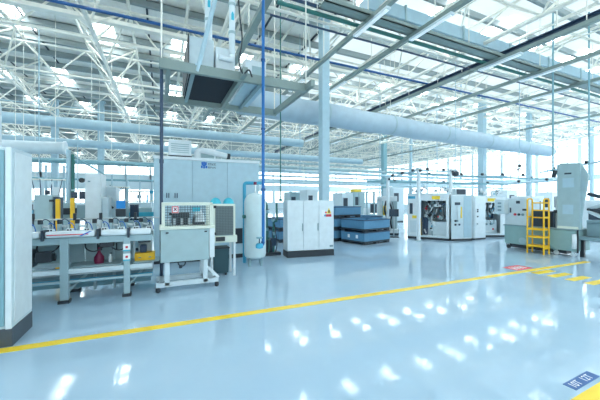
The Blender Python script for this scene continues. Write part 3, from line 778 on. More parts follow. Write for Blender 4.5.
for i in range(4): MB().path([(-.2 + i * .12, -.22, .1), (-.22 + i * .14, -.3, .35), (-.18 + i * .1, -.24, .7 + .1 * i)], .014, 6, 2).build('hose', [DARK, GREEN, NAVY, DARK][i], t, smooth=True)
MB().bx(-.22, .0, .1, .3, .8, 1.05).build('pressure_box', WHITEB, t, bevel=.01)

# =====================================================================  THREE-DOOR CABINET
t = thing('electrical_cabinet', 'white three-door electrical cabinet on a black plinth in the centre', 'cabinet', (3.55, 8.64, 0), math.radians(-7))
W_, Dp, Ht = 1.57, .50, 1.79
MB().bx(0, W_, 0, Dp, .20, Ht).build('body', WHITE, t, bevel=.008)
MB().bx(-.005, W_ + .005, -.03, Dp, 0, .19).build('plinth', DARK, t, bevel=.006)
for i in range(3):
    d = MB().bx(i * W_ / 3 + .006, (i + 1) * W_ / 3 - .006, -.03, -.002, .21, Ht - .01).build('door', WHITEB, t, bevel=.006)
    if i < 2:
        hx = (i + 1) * W_ / 3 - .045 if i == 0 else (i + 1) * W_ / 3 + .0
        hx = (i + 1) * W_ / 3 - .035
        MB().bx(hx - .013, hx + .013, -.055, -.03, .82, 1.06).build('handle', GREY, d, bevel=.006)
x0 = W_ * .80
p = MB().bx(x0 - .12, x0, -.035, -.03, 1.28, 1.48).build('notice', PAPER, t)
p = MB().prism([(x0 + .05, 1.36), (x0 + .22, 1.36), (x0 + .135, 1.55)], 1, -.036, -.03).build('warning_sticker', LABEL, t)
MB().bx(x0 + .11, x0 + .16, -.04, -.036, 1.38, 1.47).build('black_symbol', DARK, p)
MB().bx(x0 + .02, x0 + .22, -.037, -.03, 1.26, 1.34).build('red_sticker', RED, t)
MB().lathe([(.035, 0), (.035, .01)], c=(0, 0, 0), n=12).build('emblem', AZURE, t).matrix_local = Matrix.Translation((x0 - .0, -.03, 1.3)) @ Matrix.Rotation(PI / 2, 4, 'X')
MB().lathe([(.03, 0), (.03, .01)], c=(0, 0, 0), n=12).build('red_button', RED, t).matrix_local = Matrix.Translation((x0 + .03, -.03, 1.40)) @ Matrix.Rotation(PI / 2, 4, 'X')
MB().bx(W_ - .15, W_ - .03, -.036, -.03, .28, .34).build('name_plate', GREY, t)

# =====================================================================  CRATES
def crate(w, d, h):
    t = thing('folding_crate', '', 'crate', (0, 0, 0), 0, 'blue folding crates')
    s = MB(); tk = .03
    s.bx(-w / 2, w / 2, -d / 2, -d / 2 + tk, .16, h); s.bx(-w / 2, w / 2, d / 2 - tk, d / 2, .16, h)
    s.bx(-w / 2, -w / 2 + tk, -d / 2 + tk, d / 2 - tk, .16, h); s.bx(w / 2 - tk, w / 2, -d / 2 + tk, d / 2 - tk, .16, h)
    s.bx(-w / 2, w / 2, -d / 2, d / 2, .14, .17); s.build('tub', CRATE, t)
    for a in (-1, 1):
        MB().bx(-w / 2 - .01, w / 2 + .01, a * d / 2 - .02, a * d / 2 + .02, h - .035, h).build('rim', NAVY, t)
        MB().bx(a * w / 2 - .02, a * w / 2 + .02, -d / 2 + .02, d / 2 - .02, h - .035, h).build('rim', NAVY, t)
        for bb in (-1, 0, 1):
            MB().bx(bb * w * .42 - .1, bb * w * .42 + .1, a * (d / 2 - .08) - .08, a * (d / 2 - .08) + .08, 0, .14).build('foot', DARK, t)
        MB().bx(-w / 2, w / 2, a * (d / 2 - .07) - .05, a * (d / 2 - .07) + .05, 0, .03).build('skid_board', DARK, t)
    MB().bx(-w / 2 + .01, w / 2 - .01, -d / 2 + .01, d / 2 - .01, .075, .145).build('base_deck', DARK, t)
    return t
CW, CD, CH = 1.62, 1.30, .50
c0 = crate(CW, CD, CH)
cr = math.radians(12)
cc = Vector((7.29, 9.71, 0)) + Matrix.Rotation(cr, 3, 'Z') @ Vector((CW / 2, CD / 2, 0))
def off(dx, dy): return cc + Matrix.Rotation(cr, 3, 'Z') @ Vector((dx, dy, 0))
places = [(cc, 0, 'blue folding crate with two white labels, bottom of the front stack'), (cc, 1, 'blue folding crate on top of the front stack'),
          (off(-.15, 1.5), 0, 'blue folding crate at the bottom of the tall stack behind the front stack'), (off(-.15, 1.5), 1, 'blue folding crate in the middle of the tall rear stack'), (off(-.15, 1.5), 2, 'topmost blue folding crate, highest of the tall rear stack'),
          (off(-2.3, 2.6), 0, 'blue folding crate at the bottom of the stack left behind the white cabinet'), (off(-2.3, 2.6), 1, 'blue folding crate on top of the stack left behind the white cabinet'),
          (off(1.54, 1.6), 0, 'blue folding crate at the bottom of the stack on the right rear'), (off(1.54, 1.6), 1, 'blue folding crate on top of the stack on the right rear')]
for i, (p, lv, lab) in enumerate(places):
    z = lv * (CH + .001)
    if i == 0: c0.location = (p.x, p.y, z); c0.rotation_euler.z = cr; c0['label'] = lab
    else: dup(c0, (p.x, p.y, z), cr, lab)
for X in (-.60, -.30): pass
for yy in (-.25, .20): MB().bx(-CW / 2 - .004, -CW / 2, yy - .06, yy + .06, .24, .38).build('label_card', PAPER, c0)

# =====================================================================  OVERHEAD PLATFORM
FZ = 4.55
FX0, FX1, FY0, FY1 = 0.0, 3.35, 6.9, 9.25
t = thing('hanging_platform', 'sage steel frame platform hanging below the roof with air units on it', 'platform', (1.6, 8, FZ))
MB().bx(FX0 - .05, FX1 + .05, FY0 - .05, FY0 + .05, FZ, FZ + .20).build('front_beam', SAGE, t, world=True)
MB().bx(FX0 - .05, FX1 + .05, FY1 - .05, FY1 + .05, FZ, FZ + .20).build('rear_beam', SAGE, t, world=True)
for X in (FX0 + .13, 1.68, FX1):
    MB().bx(X - .05, X + .05, FY0 - .4 if X > 1 else FY0, FY1, FZ + .02, FZ + .18).build('cross_beam', SAGE, t, world=True)
for X in (FX0, FX1):
    for Y in (FY0, FY1): MB().tube((X, Y, FZ + .2), (X, Y, 8.6), .018, 8).build('hanger_rod', STEELW, t, world=True)
for X in (.64, 2.2): MB().bx(X - .04, X + .04, FY0, FY1, FZ + .05, FZ + .115).build('bearer', GREY, t, world=True)
t = thing('support_pole', 'dark navy pole dropping from the hanging platform to the guarded station', 'pole', (0.0, 6.88 - .12, 0))
MB().tube((0, .42, 0), (0, .42, 5.1), .035, 12).build('tube', NAVY, t, smooth=True)
MB().lathe([(.09, 0), (.09, .02)], c=(0, .42, 0), n=12).build('foot', DARK, t)
for z in (2.6, 3.6): MB().tube((0, .42, z), (0, .42, z + .08), .045, 10).build('coupling', NAVY, t, smooth=True)
t = thing('air_unit', 'air handling unit with dark underside on the left of the hanging platform', 'air unit', (1.1, 8.0, FZ + .12))
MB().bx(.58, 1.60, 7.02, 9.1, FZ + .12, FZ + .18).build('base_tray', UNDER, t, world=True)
MB().bx(.56, 1.10, 7.15, 9.0, FZ + .18, FZ + .95).build('casing', WHITE, t, world=True, bevel=.015)
MB().bx(1.14, 1.58, 7.1, 8.9, FZ + .18, FZ + .80).build('casing', WHITEB, t, world=True, bevel=.015)
MB().bx(.54, .56, 7.12, 9.02, FZ + .15, FZ + .97).build('seal_strip', DARK, t, world=True)
t = thing('air_unit', 'smaller pale air unit on the right of the hanging platform', 'air unit', (2.15, 8.0, FZ + .12))
MB().bx(1.85, 2.42, 7.0, 9.1, FZ + .12, FZ + .20).build('base_tray', PALE, t, world=True)
MB().bx(1.88, 2.42, 7.3, 9.0, FZ + .20, FZ + .75).build('casing', WHITEB, t, world=True, bevel=.015)
MB().bx(2.05, 2.35, 7.29, 7.3, FZ + .3, FZ + .6).build('grille', GREYL, t, world=True)
def vduct(px, D, r, z0, label):
    p = P(px, 100, D)
    t = thing('vertical_duct', label, 'duct', (p.x, p.y, z0))
    MB().tube((0, 0, 0), (0, 0, 8.9 - z0), r, 16).build('tube', WHITEB, t, smooth=True)
    for z in (.45, 1.1, 1.9): MB().tube((0, 0, z), (0, 0, z + .06), r + .012, 16).build('band', GREYL, t, smooth=True)
    for z in (.75, 1.45):
        MB().prism([(-.03, z), (.03, z), (.03, z + .14), (0, z + .2), (-.03, z + .14)], 1, -r - .004, -r + .004).build('flow_arrow', CYAN if z < 1 else NAVY, t)
    return t
vduct(208.5, 7.0, .085, FZ + .95, 'white vertical duct with flow arrows rising from the air unit, left one')
v2 = vduct(232, 6.93, .072, FZ + .62, 'white vertical duct with flow arrows and elbow, right one above the air unit')
MB().path([(0, 0, .05), (0, 0, -.14), (-.1, -.05, -.17), (-.32, -.09, -.17)], .06, 12, 2).build('elbow', WHITEB, v2, smooth=True)
a_ = P(197, 72, 6.55); b_ = P(215, 0, 6.6)
run('slant_pipe', 'grey blue pipe leaning up from the hanging platform toward the roof', 'pipe', [(a_.x - .02, a_.y, FZ + .205), a_, b_, a_ + (b_ - a_) * 1.35], .05, PALE, None, 10)
pts = [P(238, -8, 7.2), P(240, 20, 7.1), P(243, 40, 7.1), P(238, 62, 6.75), P(243, 76, 6.6), P(249, 68, 6.6), P(252, 77, 6.6)]
run('power_cord', 'black cable looping down onto the hanging platform beside the duct', 'cable', pts, .018, DARK, None, 8, None, 2)
t = thing('cable_channel', 'sage cable channel running lengthwise high above the hanging platform', 'cable channel', (2.43, 3.0, 6.8))
MB().bx(2.35, 2.52, 3.0, 20, 6.8, 6.95).build('channel', SAGE, t, world=True)
for y in (5, 9, 13, 17): MB().tube((2.43, y, 6.95), (2.43, y, 8.65), .018, 6).build('hanger_rod', STEELW, t, world=True)

# thin vertical drop rods
def drop(px, D, z0, m, label, r=.02):
    p = P(px, 200, D)
    t = thing('drop_rod', label, 'pipe', (p.x, p.y, z0))
    MB().tube((0, 0, 0), (0, 0, 9.0 - z0), r, 8).build('tube', m, t, smooth=True)
    MB().bx(-.04, .04, -.04, .04, -.06, .02).build('end_box', m, t, bevel=.008)
    return t
drop(280.5, 9.75, 1.82, GREEN, 'thin dark green drop rod above the left edge of the white cabinet')
drop(553, 11.0, 2.9, TEAL, 'dark drop rod above the right side of the yellow ladder', .03)
drop(589, 11.5, 2.6, TEAL, 'teal drop rod at the right edge above the machine tower', .028)
drop(380, 16, 3.4, PALE, 'pale drop rod above the blue crate stacks', .02)
drop(437, 17.5, 3.2, PALE, 'pale drop rod above the assembly cell opening', .02)
drop(461, 18.5, 3.2, PALE, 'pale drop rod left of the column behind the cells', .03)
drop(300, 13, 3.0, PALE, 'pale drop rod just left of the tall column', .015)
drop(39, 12, 2.6, PALE, 'pale drop rod behind the near left cabinet', .02)
drop(402, 17, 3.0, PALE, 'pale drop rod between the crates and the white sensor post', .015)

# =====================================================================  LEFT BACKGROUND MACHINES
def boxmachine(name, label, cat, px0, px1, ytop, Y, dep, m, z0=0.0):
    a = PY(px0, 200, Y); b = PY(px1, 200, Y); zt = PY((px0 + px1) / 2, ytop, Y).z
    t = thing(name, label, cat, (a.x, Y, z0)); w = b.x - a.x
    MB().bx(0, w, 0, dep, .08, zt - z0).build('housing', m, t, bevel=.012)
    MB().bx(.02, w - .02, .02, dep - .02, 0, .08).build('plinth', DARK, t)
    MB().bx(.04, w - .04, -.012, 0, .18, zt - z0 - .08).build('door', m, t, bevel=.005)
    return t, w, zt - z0
t, w, h = boxmachine('milling_machine', 'tall white boxy machine standing behind the conveyor', 'machine', 85, 101, 173, 10.5, .9, WHITEB)
MB().box((.10, -.02, h - .25), (.06, .02, .04)).build('badge', GREY, t)
MB().bx(w, w + .18, .1, .7, .9, h - .7).build('side_cover', WHITE, t, bevel=.03)
MB().tube((-.08, -.02, h - .22), (-.08, .06, h - .22), .07, 14).build('fan', DARK, t, smooth=True)
MB().bx(-.2, 0, .02, .2, 1.2, 1.65).build('vent_box', GREY, t, bevel=.01)
t, w, h = boxmachine('control_cabinet', 'pale grey control cabinet behind the near end of the conveyor', 'cabinet', 34, 52, 195, 10.0, .7, GREYL)
MB().box((.38, -.02, h - .15), (.12, .02, .06)).build('display', DARK, t)
MB().bx(w, w + .12, .1, .5, .8, h - .05).build('cable_panel', NAVY, t)
t, w, h = boxmachine('press_machine', 'grey machine frame between the two yellow posts in the left background', 'machine', 60, 70, 203, 11.5, .8, GREYL)
MB().bx(.05, w + .3, -.1, 0, 1.35, 1.55).build('motor', DARK, t, bevel=.02)
for px, yt, lab in ((58, 199, 'yellow guard post beside the pale grey control cabinet'), (72.5, 198, 'yellow guard post left of the tall white machine')):
    a = PY(px, 200, 9.7)
    t = thing('guard_post', lab, 'post', (a.x, 9.7, 0)); zt = PY(px, yt, 9.7).z
    MB().bx(-.045, .045, -.05, .05, .02, zt).build('post_body', YEL, t, bevel=.015)
    MB().bx(-.1, .1, -.1, .1, 0, .02).build('base_plate', DARK, t)
t, w, h = boxmachine('press_machine', 'white slant-sided machine right of the tall white one', 'machine', 103, 116, 187, 11.5, .9, WHITE)
MB().box((.15, -.05, h * .75), (.06, .08, .4), ry=-.8).build('arm', DARK, t, bevel=.01)
MB().box((.35, -.05, h * .80), (.05, .06, .5), ry=-.9).build('arm', STEEL, t, bevel=.01)
t, w, h = boxmachine('press_machine', 'low grey machine behind the blue topped unit', 'machine', 126, 152, 208, 12.2, .9, GREYL)
MB().bx(.1, .9, -.08, 0, h - .3, h - .15).build('cyan_cover', CYAN, t, bevel=.01)
a = PY(121, 200, 9.0)
t = thing('signal_unit', 'small unit with bright blue top and black base behind the conveyor', 'machine', (a.x, 9.0, 0))
MB().bx(-.10, .10, -.08, .08, 1.58, 1.78).build('blue_top', mat('signal_blue', (.01, .28, .72), .4), t, bevel=.01)
MB().bx(-.11, .11, -.09, .09, 1.38, 1.57).build('black_base', DARK, t, bevel=.01)
MB().bx(-.09, .09, -.07, .07, 0, 1.38).build('pedestal', GREY, t)
a = PY(134.5, 200, 10.5)
t = thing('monitor', 'black monitor on a pole facing sideways behind the conveyor', 'monitor', (a.x, 10.5, 0))
MB().bx(-.12, .12, -.03, .03, 1.18, 1.66).build('screen', SCREEN, t, bevel=.01)
MB().tube((0, .04, 0), (0, .04, 1.4), .025, 10).build('pole', STEEL, t)
MB().lathe([(.16, 0), (.16, .02)], n=14).build('foot', DARK, t)
# window frame lattice and gantry left
t = thing('gantry_frame', 'green gantry post with diagonal brace in the left background', 'frame', tuple(PY(73, 200, 12.5).xy) + (0,))
MB().tube((0, 0, 0), (0, 0, 3.35), .05, 10).build('post', GREEN, t, smooth=True)
MB().tube((0, 0, 3.3), (.9, 0, 2.7), .03, 8).build('brace', TEAL, t, smooth=True)
MB().tube((-.12, 0, 0), (-.12, 0, 3.5), .07, 10).build('post', PALE, t, smooth=True)
t = thing('hanging_screen', 'small dark hanging screens left of the tall white machine', 'monitor', tuple(PY(77.5, 200, 12.2).xy) + (1.75,))
MB().bx(-.16, .0, -.03, .03, .1, .32).build('screen', SCREEN, t); MB().bx(.05, .22, -.03, .03, .08, .34).build('screen', SCREEN, t)
MB().bx(-.2, .25, -.01, .05, .36, .40).build('bracket', PALE, t); MB().tube((0, .02, .4), (0, .02, 2.3), .015, 6).build('rod', PALE, t)
for i, (px, Y, zt, lab) in enumerate(((112, 13.8, 2.3, 'pale service rack with boxes right of the tall white machine'), (140, 16.0, 2.2, 'pale service rack with boxes just left of the enclosure'), (46, 13.0, 2.5, 'pale service rack above the grey control cabinet'))):
    p = PY(px, 200, Y)
    t = thing('service_rack', lab, 'rack', (p.x, Y, 0))
    for x in (-.5, 0, .5): MB().bx(x - .03, x + .03, -.03, .03, 0, zt + .5).build('upright', PALE, t)
    for z in (1.2, 1.75, zt): MB().tube((-.6, -.04, z), (.6, -.04, z), .028, 8).build('cross_pipe', STEELW, t, smooth=True)
    random.seed(40 + i)
    for k in range(9):
        MB().box((random.uniform(-.5, .5), -.12, random.uniform(1.0, zt)), (random.uniform(.1, .25), .12, random.uniform(.1, .3))).build('box', random.choice([WHITE, GREY, SLATE, WHITEB, AZURE]), t, bevel=.01)
    for k in range(4): MB().path([(random.uniform(-.5, .5), -.15, zt), (random.uniform(-.5, .5), -.25, 1.6), (random.uniform(-.5, .5), -.15, 1.0)], .014, 6, 2).build('cable', NAVY, t, smooth=True)
# further row of distant machines (left and centre)
far = [(-7.2, 14, 1.2, 2.2, 'far left of the row'), (-4.8, 14.5, .9, 1.8, 'second in the row'), (-2.9, 15, 1.1, 2.1, 'third in the row, left of the enclosure'), (-1.2, 14.2, .8, 1.7, 'last in the row, beside the enclosure')]
for i, (X, Y, w, h, wh) in enumerate(far):
    t = thing('machine_tool', 'pale distant machine beyond the conveyor, ' + wh, 'machine', (X, Y, 0), 0, 'distant machines at left')
    MB().bx(0, w, 0, 1.2, .1, h).build('housing', WHITE, t, bevel=.03); MB().bx(.03, w - .03, .02, 1.1, 0, .1).build('plinth', DARK, t)
    MB().bx(w * .2, w * .6, -.01, 0, h * .45, h * .8).build('window', SLATE, t); MB().bx(w * .7, w * .9, -.06, 0, h * .5, h * .75).build('control_panel', GREY, t, bevel=.01)
    MB().tube((w * .8, .3, h), (w * .8, .3, h + .35), .03, 8).build('beacon', [RED, YEL, GREEN, AZURE][i], t)

# =====================================================================  ASSEMBLY CELLS ON THE RIGHT
def frame2(p, q):
    d = Vector((q[0] - p[0], q[1] - p[1], 0)); return d.length, math.atan2(d.y, d.x)
def tooling(t, x0, x1, y0, y1, z0, z1, nn, seed):
    random.seed(seed)
    nm = ['actuator', 'valve_block', 'cylinder', 'cable', 'sensor', 'bracket']
    for i in range(nn):
        x = random.uniform(x0, x1); y = random.uniform(y0, y1); z = random.uniform(z0, z1); k = i % 6
        m = random.choice([STEEL, WHITEB, DARK, GREY, NAVY, WHITEB, STEEL, TEAL])
        if k in (0, 1): MB().box((x, y, z), (random.uniform(.06, .16), .12, random.uniform(.06, .2)), ry=random.uniform(-.4, .4)).build(nm[k], m, t, bevel=.01)
        elif k == 2: MB().tube((x, y, z), (x + random.uniform(-.1, .1), y, z + .2), .035, 10).build(nm[k], STEEL, t, smooth=True)
        elif k == 3: MB().path([(x, y, z1 + .1), (x + random.uniform(-.15, .15), y - .05, z + .1), (x + random.uniform(-.2, .2), y, z)], .014, 6, 2).build(nm[k], DARK, t, smooth=True)
        elif k == 4: MB().box((x, y - .05, z), (.05, .06, .08)).build(nm[k], random.choice([DARK, NAVY, RED, AZURE]), t, bevel=.006)
        else: MB().box((x, y, z), (.04, .05, .28), ry=random.uniform(-1, 1)).build(nm[k], random.choice([ALU, WHITEB, GREY]), t)
def cell(p, q, label, dep, h, open0, open1, seed, yellow_at, win=True):
    L, a = frame2(p, q)
    t = thing('assembly_cell', label, 'machine', (p[0], p[1], 0), a)
    MB().bx(0, L, .03, dep, .0, .10).build('plinth', DARK, t)
    MB().bx(0, L, 0, dep, .10, .18).build('floor_pan', WHITE, t, bevel=.006)
    MB().bx(0, L, dep - .04, dep, .18, h).build('back_panel', WHITE, t)
    MB().bx(0, .05, 0, dep, .18, h).build('side_panel', WHITEB, t); MB().bx(L - .05, L, 0, dep, .18, h).build('side_panel', WHITEB, t)
    MB().bx(0, L, 0, dep, h, h + .05).build('roof_panel', WHITE, t)
    if open0 > .08: MB().bx(.05, open0, 0, .04, .18, h).build('front_panel', WHITEB, t, bevel=.006)
    if open1 < L - .08: MB().bx(open1, L - .05, 0, .04, .18, h).build('front_panel', WHITEB, t, bevel=.006)
    MB().bx(open0, open1, -.01, .06, h - .28, h).build('header', WHITEB, t, bevel=.006)
    MB().bx(open0, open1, .25, dep - .1, .18, .82).build('work_table', WHITE, t, bevel=.01)
    MB().bx(open0 + .05, open0 + .25, .15, .4, .2, 1.0).build('blue_unit', NAVY, t, bevel=.02)
    MB().bx(*yellow_at, -.02, -.005, h - .22, h - .07).build('yellow_plate', LABEL, t)
    MB().bx(open0, open0 + .05, -.01, .05, .18, h - .28).build('door_post', SLATE, t)
    tooling(t, open0 + .1, open1 - .1, .1, .6, .85, h - .32, 46, seed)
    tooling(t, open0 + .1, open1 - .1, .12, .3, .25, .8, 8, seed + 50)
    tooling(t, .1, L - .1, .1, .6, h + .12, h + .25, 18, seed + 99)
    return t, L
A0, A1 = (10.57, 10.76), (11.46, 9.22)
tA, LA = cell(A0, A1, 'white assembly cell with open front and yellow plate behind the white sensor post', 1.6, 2.05, .62, 1.66, 11, (1.08, 1.42))
MB().bx(.10, .24, -.012, 0, 1.15, 1.65).build('window', SLATE, tA, bevel=.004)
MB().bx(.02, .36, -.012, 0, 1.86, 1.98).build('blue_plate', AZURE, tA)
MB().bx(.22, .42, -.012, 0, .95, 1.08).build('yellow_plate', LABEL, tA)
MB().bx(.58, .62, -.03, 0, .2, .98).build('yellow_edge', YEL, tA)
MB().bx(.12, .40, -.010, 0, .3, .85).build('service_door', WHITE, tA, bevel=.004)
# electrical cabinet next to it
L, a = frame2((11.48, 9.16), (12.54, 8.92))
t = thing('electrical_cabinet', 'white cabinet with grey cooler and yellow strip beside the open assembly cell', 'cabinet', (11.48, 9.16, 0), a)
MB().prism([(.03, 0), (L, 0), (L, .85), (.95, .85)], 2, .08, 2.02).build('housing', WHITEB, t, bevel=.01); MB().prism([(.03, -.01), (L, -.01), (L, .84), (.96, .84)], 2, 0, .09).build('plinth', DARK, t)
MB().bx(.04, .62, -.02, 0, .14, 1.98).build('door', WHITE, t, bevel=.006); MB().bx(.66, L - .03, -.02, 0, .14, 1.98).build('door', PALE, t, bevel=.006)
MB().bx(.30, .82, .02, .26, 2.02, 2.30).build('cooler', WHITE, t, bevel=.01)
MB().bx(.33, .79, .01, .02, 2.05, 2.27).build('grille', SLATE, t)
MB().bx(.50, .56, -.03, -.02, 1.0, 1.5).build('yellow_strip', LABEL, t)
MB().bx(.2, .46, -.05, -.02, 1.58, 1.70).build('display', SLATE, t, bevel=.006)
for i in range(5): MB().box((.22 + (i % 3) * .10, -.04, .72 + (i // 3) * .16), (.07, .05, .08)).build('valve', [DARK, STEEL, NAVY, DARK, GREY][i], t, bevel=.01)
MB().path([(.3, -.04, 1.55), (.28, -.08, 1.2), (.34, -.05, .9)], .012, 6, 2).build('cable', STEEL, t, smooth=True)
MB().bx(.85, 1.05, .3, .6, 2.02, 2.2).build('filter_box', CREAM, t, bevel=.02)
t = thing('electrical_cabinet', 'bright white cabinet with dark switches between the two assembly cells', 'cabinet', (12.80, 8.98, 0), 0.0)
MB().bx(0, .78, 0, .8, .06, 1.98).build('housing', WHITEB, t, bevel=.01); MB().bx(.01, .77, -.005, .79, 0, .07).build('plinth', DARK, t)
MB().bx(.03, .75, -.02, 0, .12, 1.93).build('door', WHITEB, t, bevel=.006)
for z in (1.05, 1.28, 1.36): MB().box((.18, -.035, z), (.08, .03, .06)).build('switch', DARK, t, bevel=.008)
MB().box((.16, -.035, .72), (.05, .03, .05)).build('switch', GREY, t)
tB, LB = cell((13.75, 9.55), (15.1, 9.0), 'second white assembly cell with yellow plate, left of the grey machine', 1.6, 1.95, .1, 1.2, 23, (.55, .95))
# machine left of cell A, with arms
t = thing('press_machine', 'grey open machine with black arms right of the blue crates', 'machine', (10.1, 12.4, 0), math.radians(-35))
MB().bx(0, 1.1, 0, .9, .1, .3).build('base', WHITEB, t, bevel=.02); MB().bx(.02, 1.08, .02, .88, 0, .1).build('plinth', DARK, t)
MB().bx(.05, .3, .3, .8, .3, 1.9).build('column', WHITE, t, bevel=.02); MB().bx(.75, 1.05, .3, .8, .3, 1.75).build('column', GREYL, t, bevel=.02)
MB().bx(.05, 1.05, .3, .8, 1.75, 2.0).build('head', WHITEB, t, bevel=.02)
MB().path([(.5, .25, 1.75), (.35, .05, 1.3), (.55, -.05, .8), (.45, .1, .35)], .05, 10, 2).build('arm', DARK, t, smooth=True)
MB().path([(.62, .25, 1.75), (.8, .05, 1.2), (.66, -.05, .7), (.75, .1, .35)], .04, 10, 2).build('arm', BLACKMETAL, t, smooth=True)
MB().bx(.33, .5, .1, .16, 1.0, 1.5).build('yellow_guard', LABEL, t)
tooling(t, .3, .8, .2, .4, .4, 1.6, 14, 77)
t = thing('control_monitor', 'dark operator monitor on a stand beside the blue crates', 'monitor', tuple(PY(394, 200, 11.3).xy) + (0,), math.radians(-30))
MB().bx(-.22, .22, -.03, .03, 1.0, 1.36).build('screen', SCREEN, t, bevel=.01); MB().tube((0, .05, 0), (0, .05, 1.2), .03, 8).build('pole', STEEL, t); MB().bx(-.2, .2, -.15, .25, 0, .03).build('foot', DARK, t)
# glazed test frame in the middle distance
p = PY(367, 200, 14.5)
t = thing('test_frame', 'glazed aluminium test frame behind the blue crates', 'machine', (p.x, 14.5, 0))
for x in (0, .55, 1.1):
    for yy in (0, .8): MB().bx(x - .025, x + .025, yy - .025, yy + .025, 0, 2.3).build('upright', ALU, t)
for z in (.9, 1.6, 2.28):
    MB().bx(0, 1.1, -.025, .025, z - .025, z + .025).build('rail', ALU, t); MB().bx(0, 1.1, .775, .825, z - .025, z + .025).build('rail', ALU, t)
MB().bx(0, 1.1, 0, .8, .85, .9).build('bench_top', WHITE, t)
MB().bx(.62, .95, .2, .5, 1.0, 1.55).build('device', SLATE, t, bevel=.02); MB().bx(.12, .4, .2, .5, .92, 1.3).build('device', WHITEB, t, bevel=.02)
for i, (px, yt, Y, c, lab) in enumerate(((347, 193, 17, WHITE, 'pale distant machine just above the blue crates, left'), (359, 192, 18, GREYL, 'distant machine with yellow cap above the blue crates'), (312, 190, 18, WHITE, 'pale distant machine showing above the white cabinet'), (398, 188, 19, WHITE, 'pale distant machine beyond the black armed machine'), (295, 192, 20, GREYL, 'grey distant machine showing above the left door of the white cabinet'))):
    t, w, h = boxmachine('machine_tool', lab, 'machine', px - 5, px + 6, yt, Y, 1.2, c)
    MB().bx(.1, w * .5, -.02, 0, h * .6, h * .85).build('window', SLATE, t)
    if i == 1: MB().bx(.1, w - .2, .1, .6, h, h + .2).build('yellow_cap', LABEL, t, bevel=.03)

# sensor rails over the cells
def rail_post(px, py, ztop, label):
    p = G(px, py)
    t = thing('rail_post', label, 'post', (p.x, p.y, 0))
    MB().bx(-.06, .06, -.06, .06, .02, ztop).build('shaft', WHITEB, t, bevel=.006)
    MB().bx(-.11, .11, -.11, .11, 0, .02).build('base_plate', GREYL, t)
    MB().bx(-.09, .09, -.09, .09, ztop, ztop + .06).build('cap', WHITE, t)
    MB().bx(-.05, .03, -.16, -.06, ztop - .12, ztop - .02).build('camera', DARK, t, bevel=.01)
    return p
q0 = rail_post(418.6, 241, 3.15, 'white square sensor post standing in front of the assembly cell')
q1 = rail_post(451, 236.5, 3.25, 'white sensor post rising behind the cabinet with the grey cooler')
q2 = rail_post(388, 236, 2.9, 'white sensor post standing right behind the blue crates')
def rail(pa, pb, label, r=.03, sens=4, m=PALE):
    pa, pb = Vector(pa), Vector(pb)
    t = thing('sensor_rail', label, 'rail', pa)
    MB().tube(pa, pb, r, 8).build('tube', m, t, smooth=True, world=True)
    for i in range(sens):
        c = pa.lerp(pb, (i + .5) / sens)
        MB().box(c + Vector((0, 0, .07)), (.12, .10, .12)).build('sensor', DARK, t, world=True, bevel=.02)
rail((q2.x, q2.y, 2.9), (q0.x, q0.y, 3.1), 'white overhead rail from the crates post to the nearest sensor post', sens=3)
rail((q0.x, q0.y, 3.1), (q1.x, q1.y, 3.2), 'white overhead rail across the open assembly cell', sens=2)
rail((q1.x, q1.y, 3.0), (17, 8.8, 3.0), 'white overhead rail over the second assembly cell', sens=4)
rail((9.5, 12.4, 2.75), (19, 11.2, 2.75), 'teal lower rail behind the assembly cells', .06, 3, TEAL)
rail((12.0, 13.0, 3.3), (26, 12.2, 3.3), 'teal rail in the distance right of the big column', .06, 3, TEAL)
rail(P(540, 172.5, 13.8), P(606, 160.5, 11.0), 'white conduit rail passing above the machine tower', .035, 2)
rail(P(505, 184, 14), P(590, 178, 13.5), 'pale rail in the distance behind the machine tower', .05, 3, PALE)
t = thing('service_bracket', 'dark camera bracket hanging left of the machine tower', 'bracket', P(518, 169, 13))
p = ROOT_LOC[t.name]
MB().bx(-.25, .25, -.03, .03, -.02, .02).build('bar', DARK, t); MB().tube((.1, 0, 0), (.1, 0, 9.0 - p.z), .015, 6).build('rod', PALE, t); MB().box((.12, 0, .14), (.12, .1, .12)).build('camera', DARK, t, bevel=.02); MB().tube((0, 0, 0), (0, 0, -.12), .03, 8).build('light', DARK, t)
t = thing('spot_lamp', 'black round spot lamp on the rail above the cabinet cooler', 'lamp', P(455.5, 174, 13.2))
MB().lathe([(.05, -.10), (.13, -.06), (.15, .04), (.08, .12)], n=16).build('housing', DARK, t, smooth=True); MB().tube((0, 0, .1), (0, 0, 9.0 - ROOT_LOC[t.name].z), .012, 6).build('rod', PALE, t); MB().lathe([(.10, .14), (.10, .2)], n=12).build('mount', WHITE, t)

# =====================================================================  BIG MACHINE AT RIGHT
MX = 11.8
SAGET = mat('sage_tank_paint', (0.26, 0.42, 0.42), 0.4)
t = thing('washing_machine', 'long pale green grey machine with a tall tower at the right', 'machine', (MX, 6.0, 0))
ya, yb = 4.88, 7.08
MB().bx(MX, MX + .8, ya, yb, .18, .84).build('base_tank', SAGET, t, world=True, bevel=.02)
MB().bx(MX + .05, MX + .75, ya + .3, yb - .05, .06, .18).build('skirt', DARK, t, world=True)
MB().bx(MX - .03, MX + .8, ya - .02, yb + .02, .84, .88).build('deck', GREY, t, world=True)
MB().prism([(5.75, .55), (5.45, .18), (4.90, .18), (4.90, .82), (5.55, .82)], 0, MX - .05, MX).build('hopper_panel', SAGET, t, world=True, bevel=.01)
MB().prism([(5.80, .55), (5.47, .14), (5.44, .16), (5.74, .55), (5.56, .84), (5.60, .84)], 0, MX - .055, MX).build('edge_strip', TEAL, t, world=True)
MB().bx(MX + .05, MX + .75, 6.28, yb, .88, 1.86).build('upper_cabinet', WHITE, t, world=True, bevel=.015)
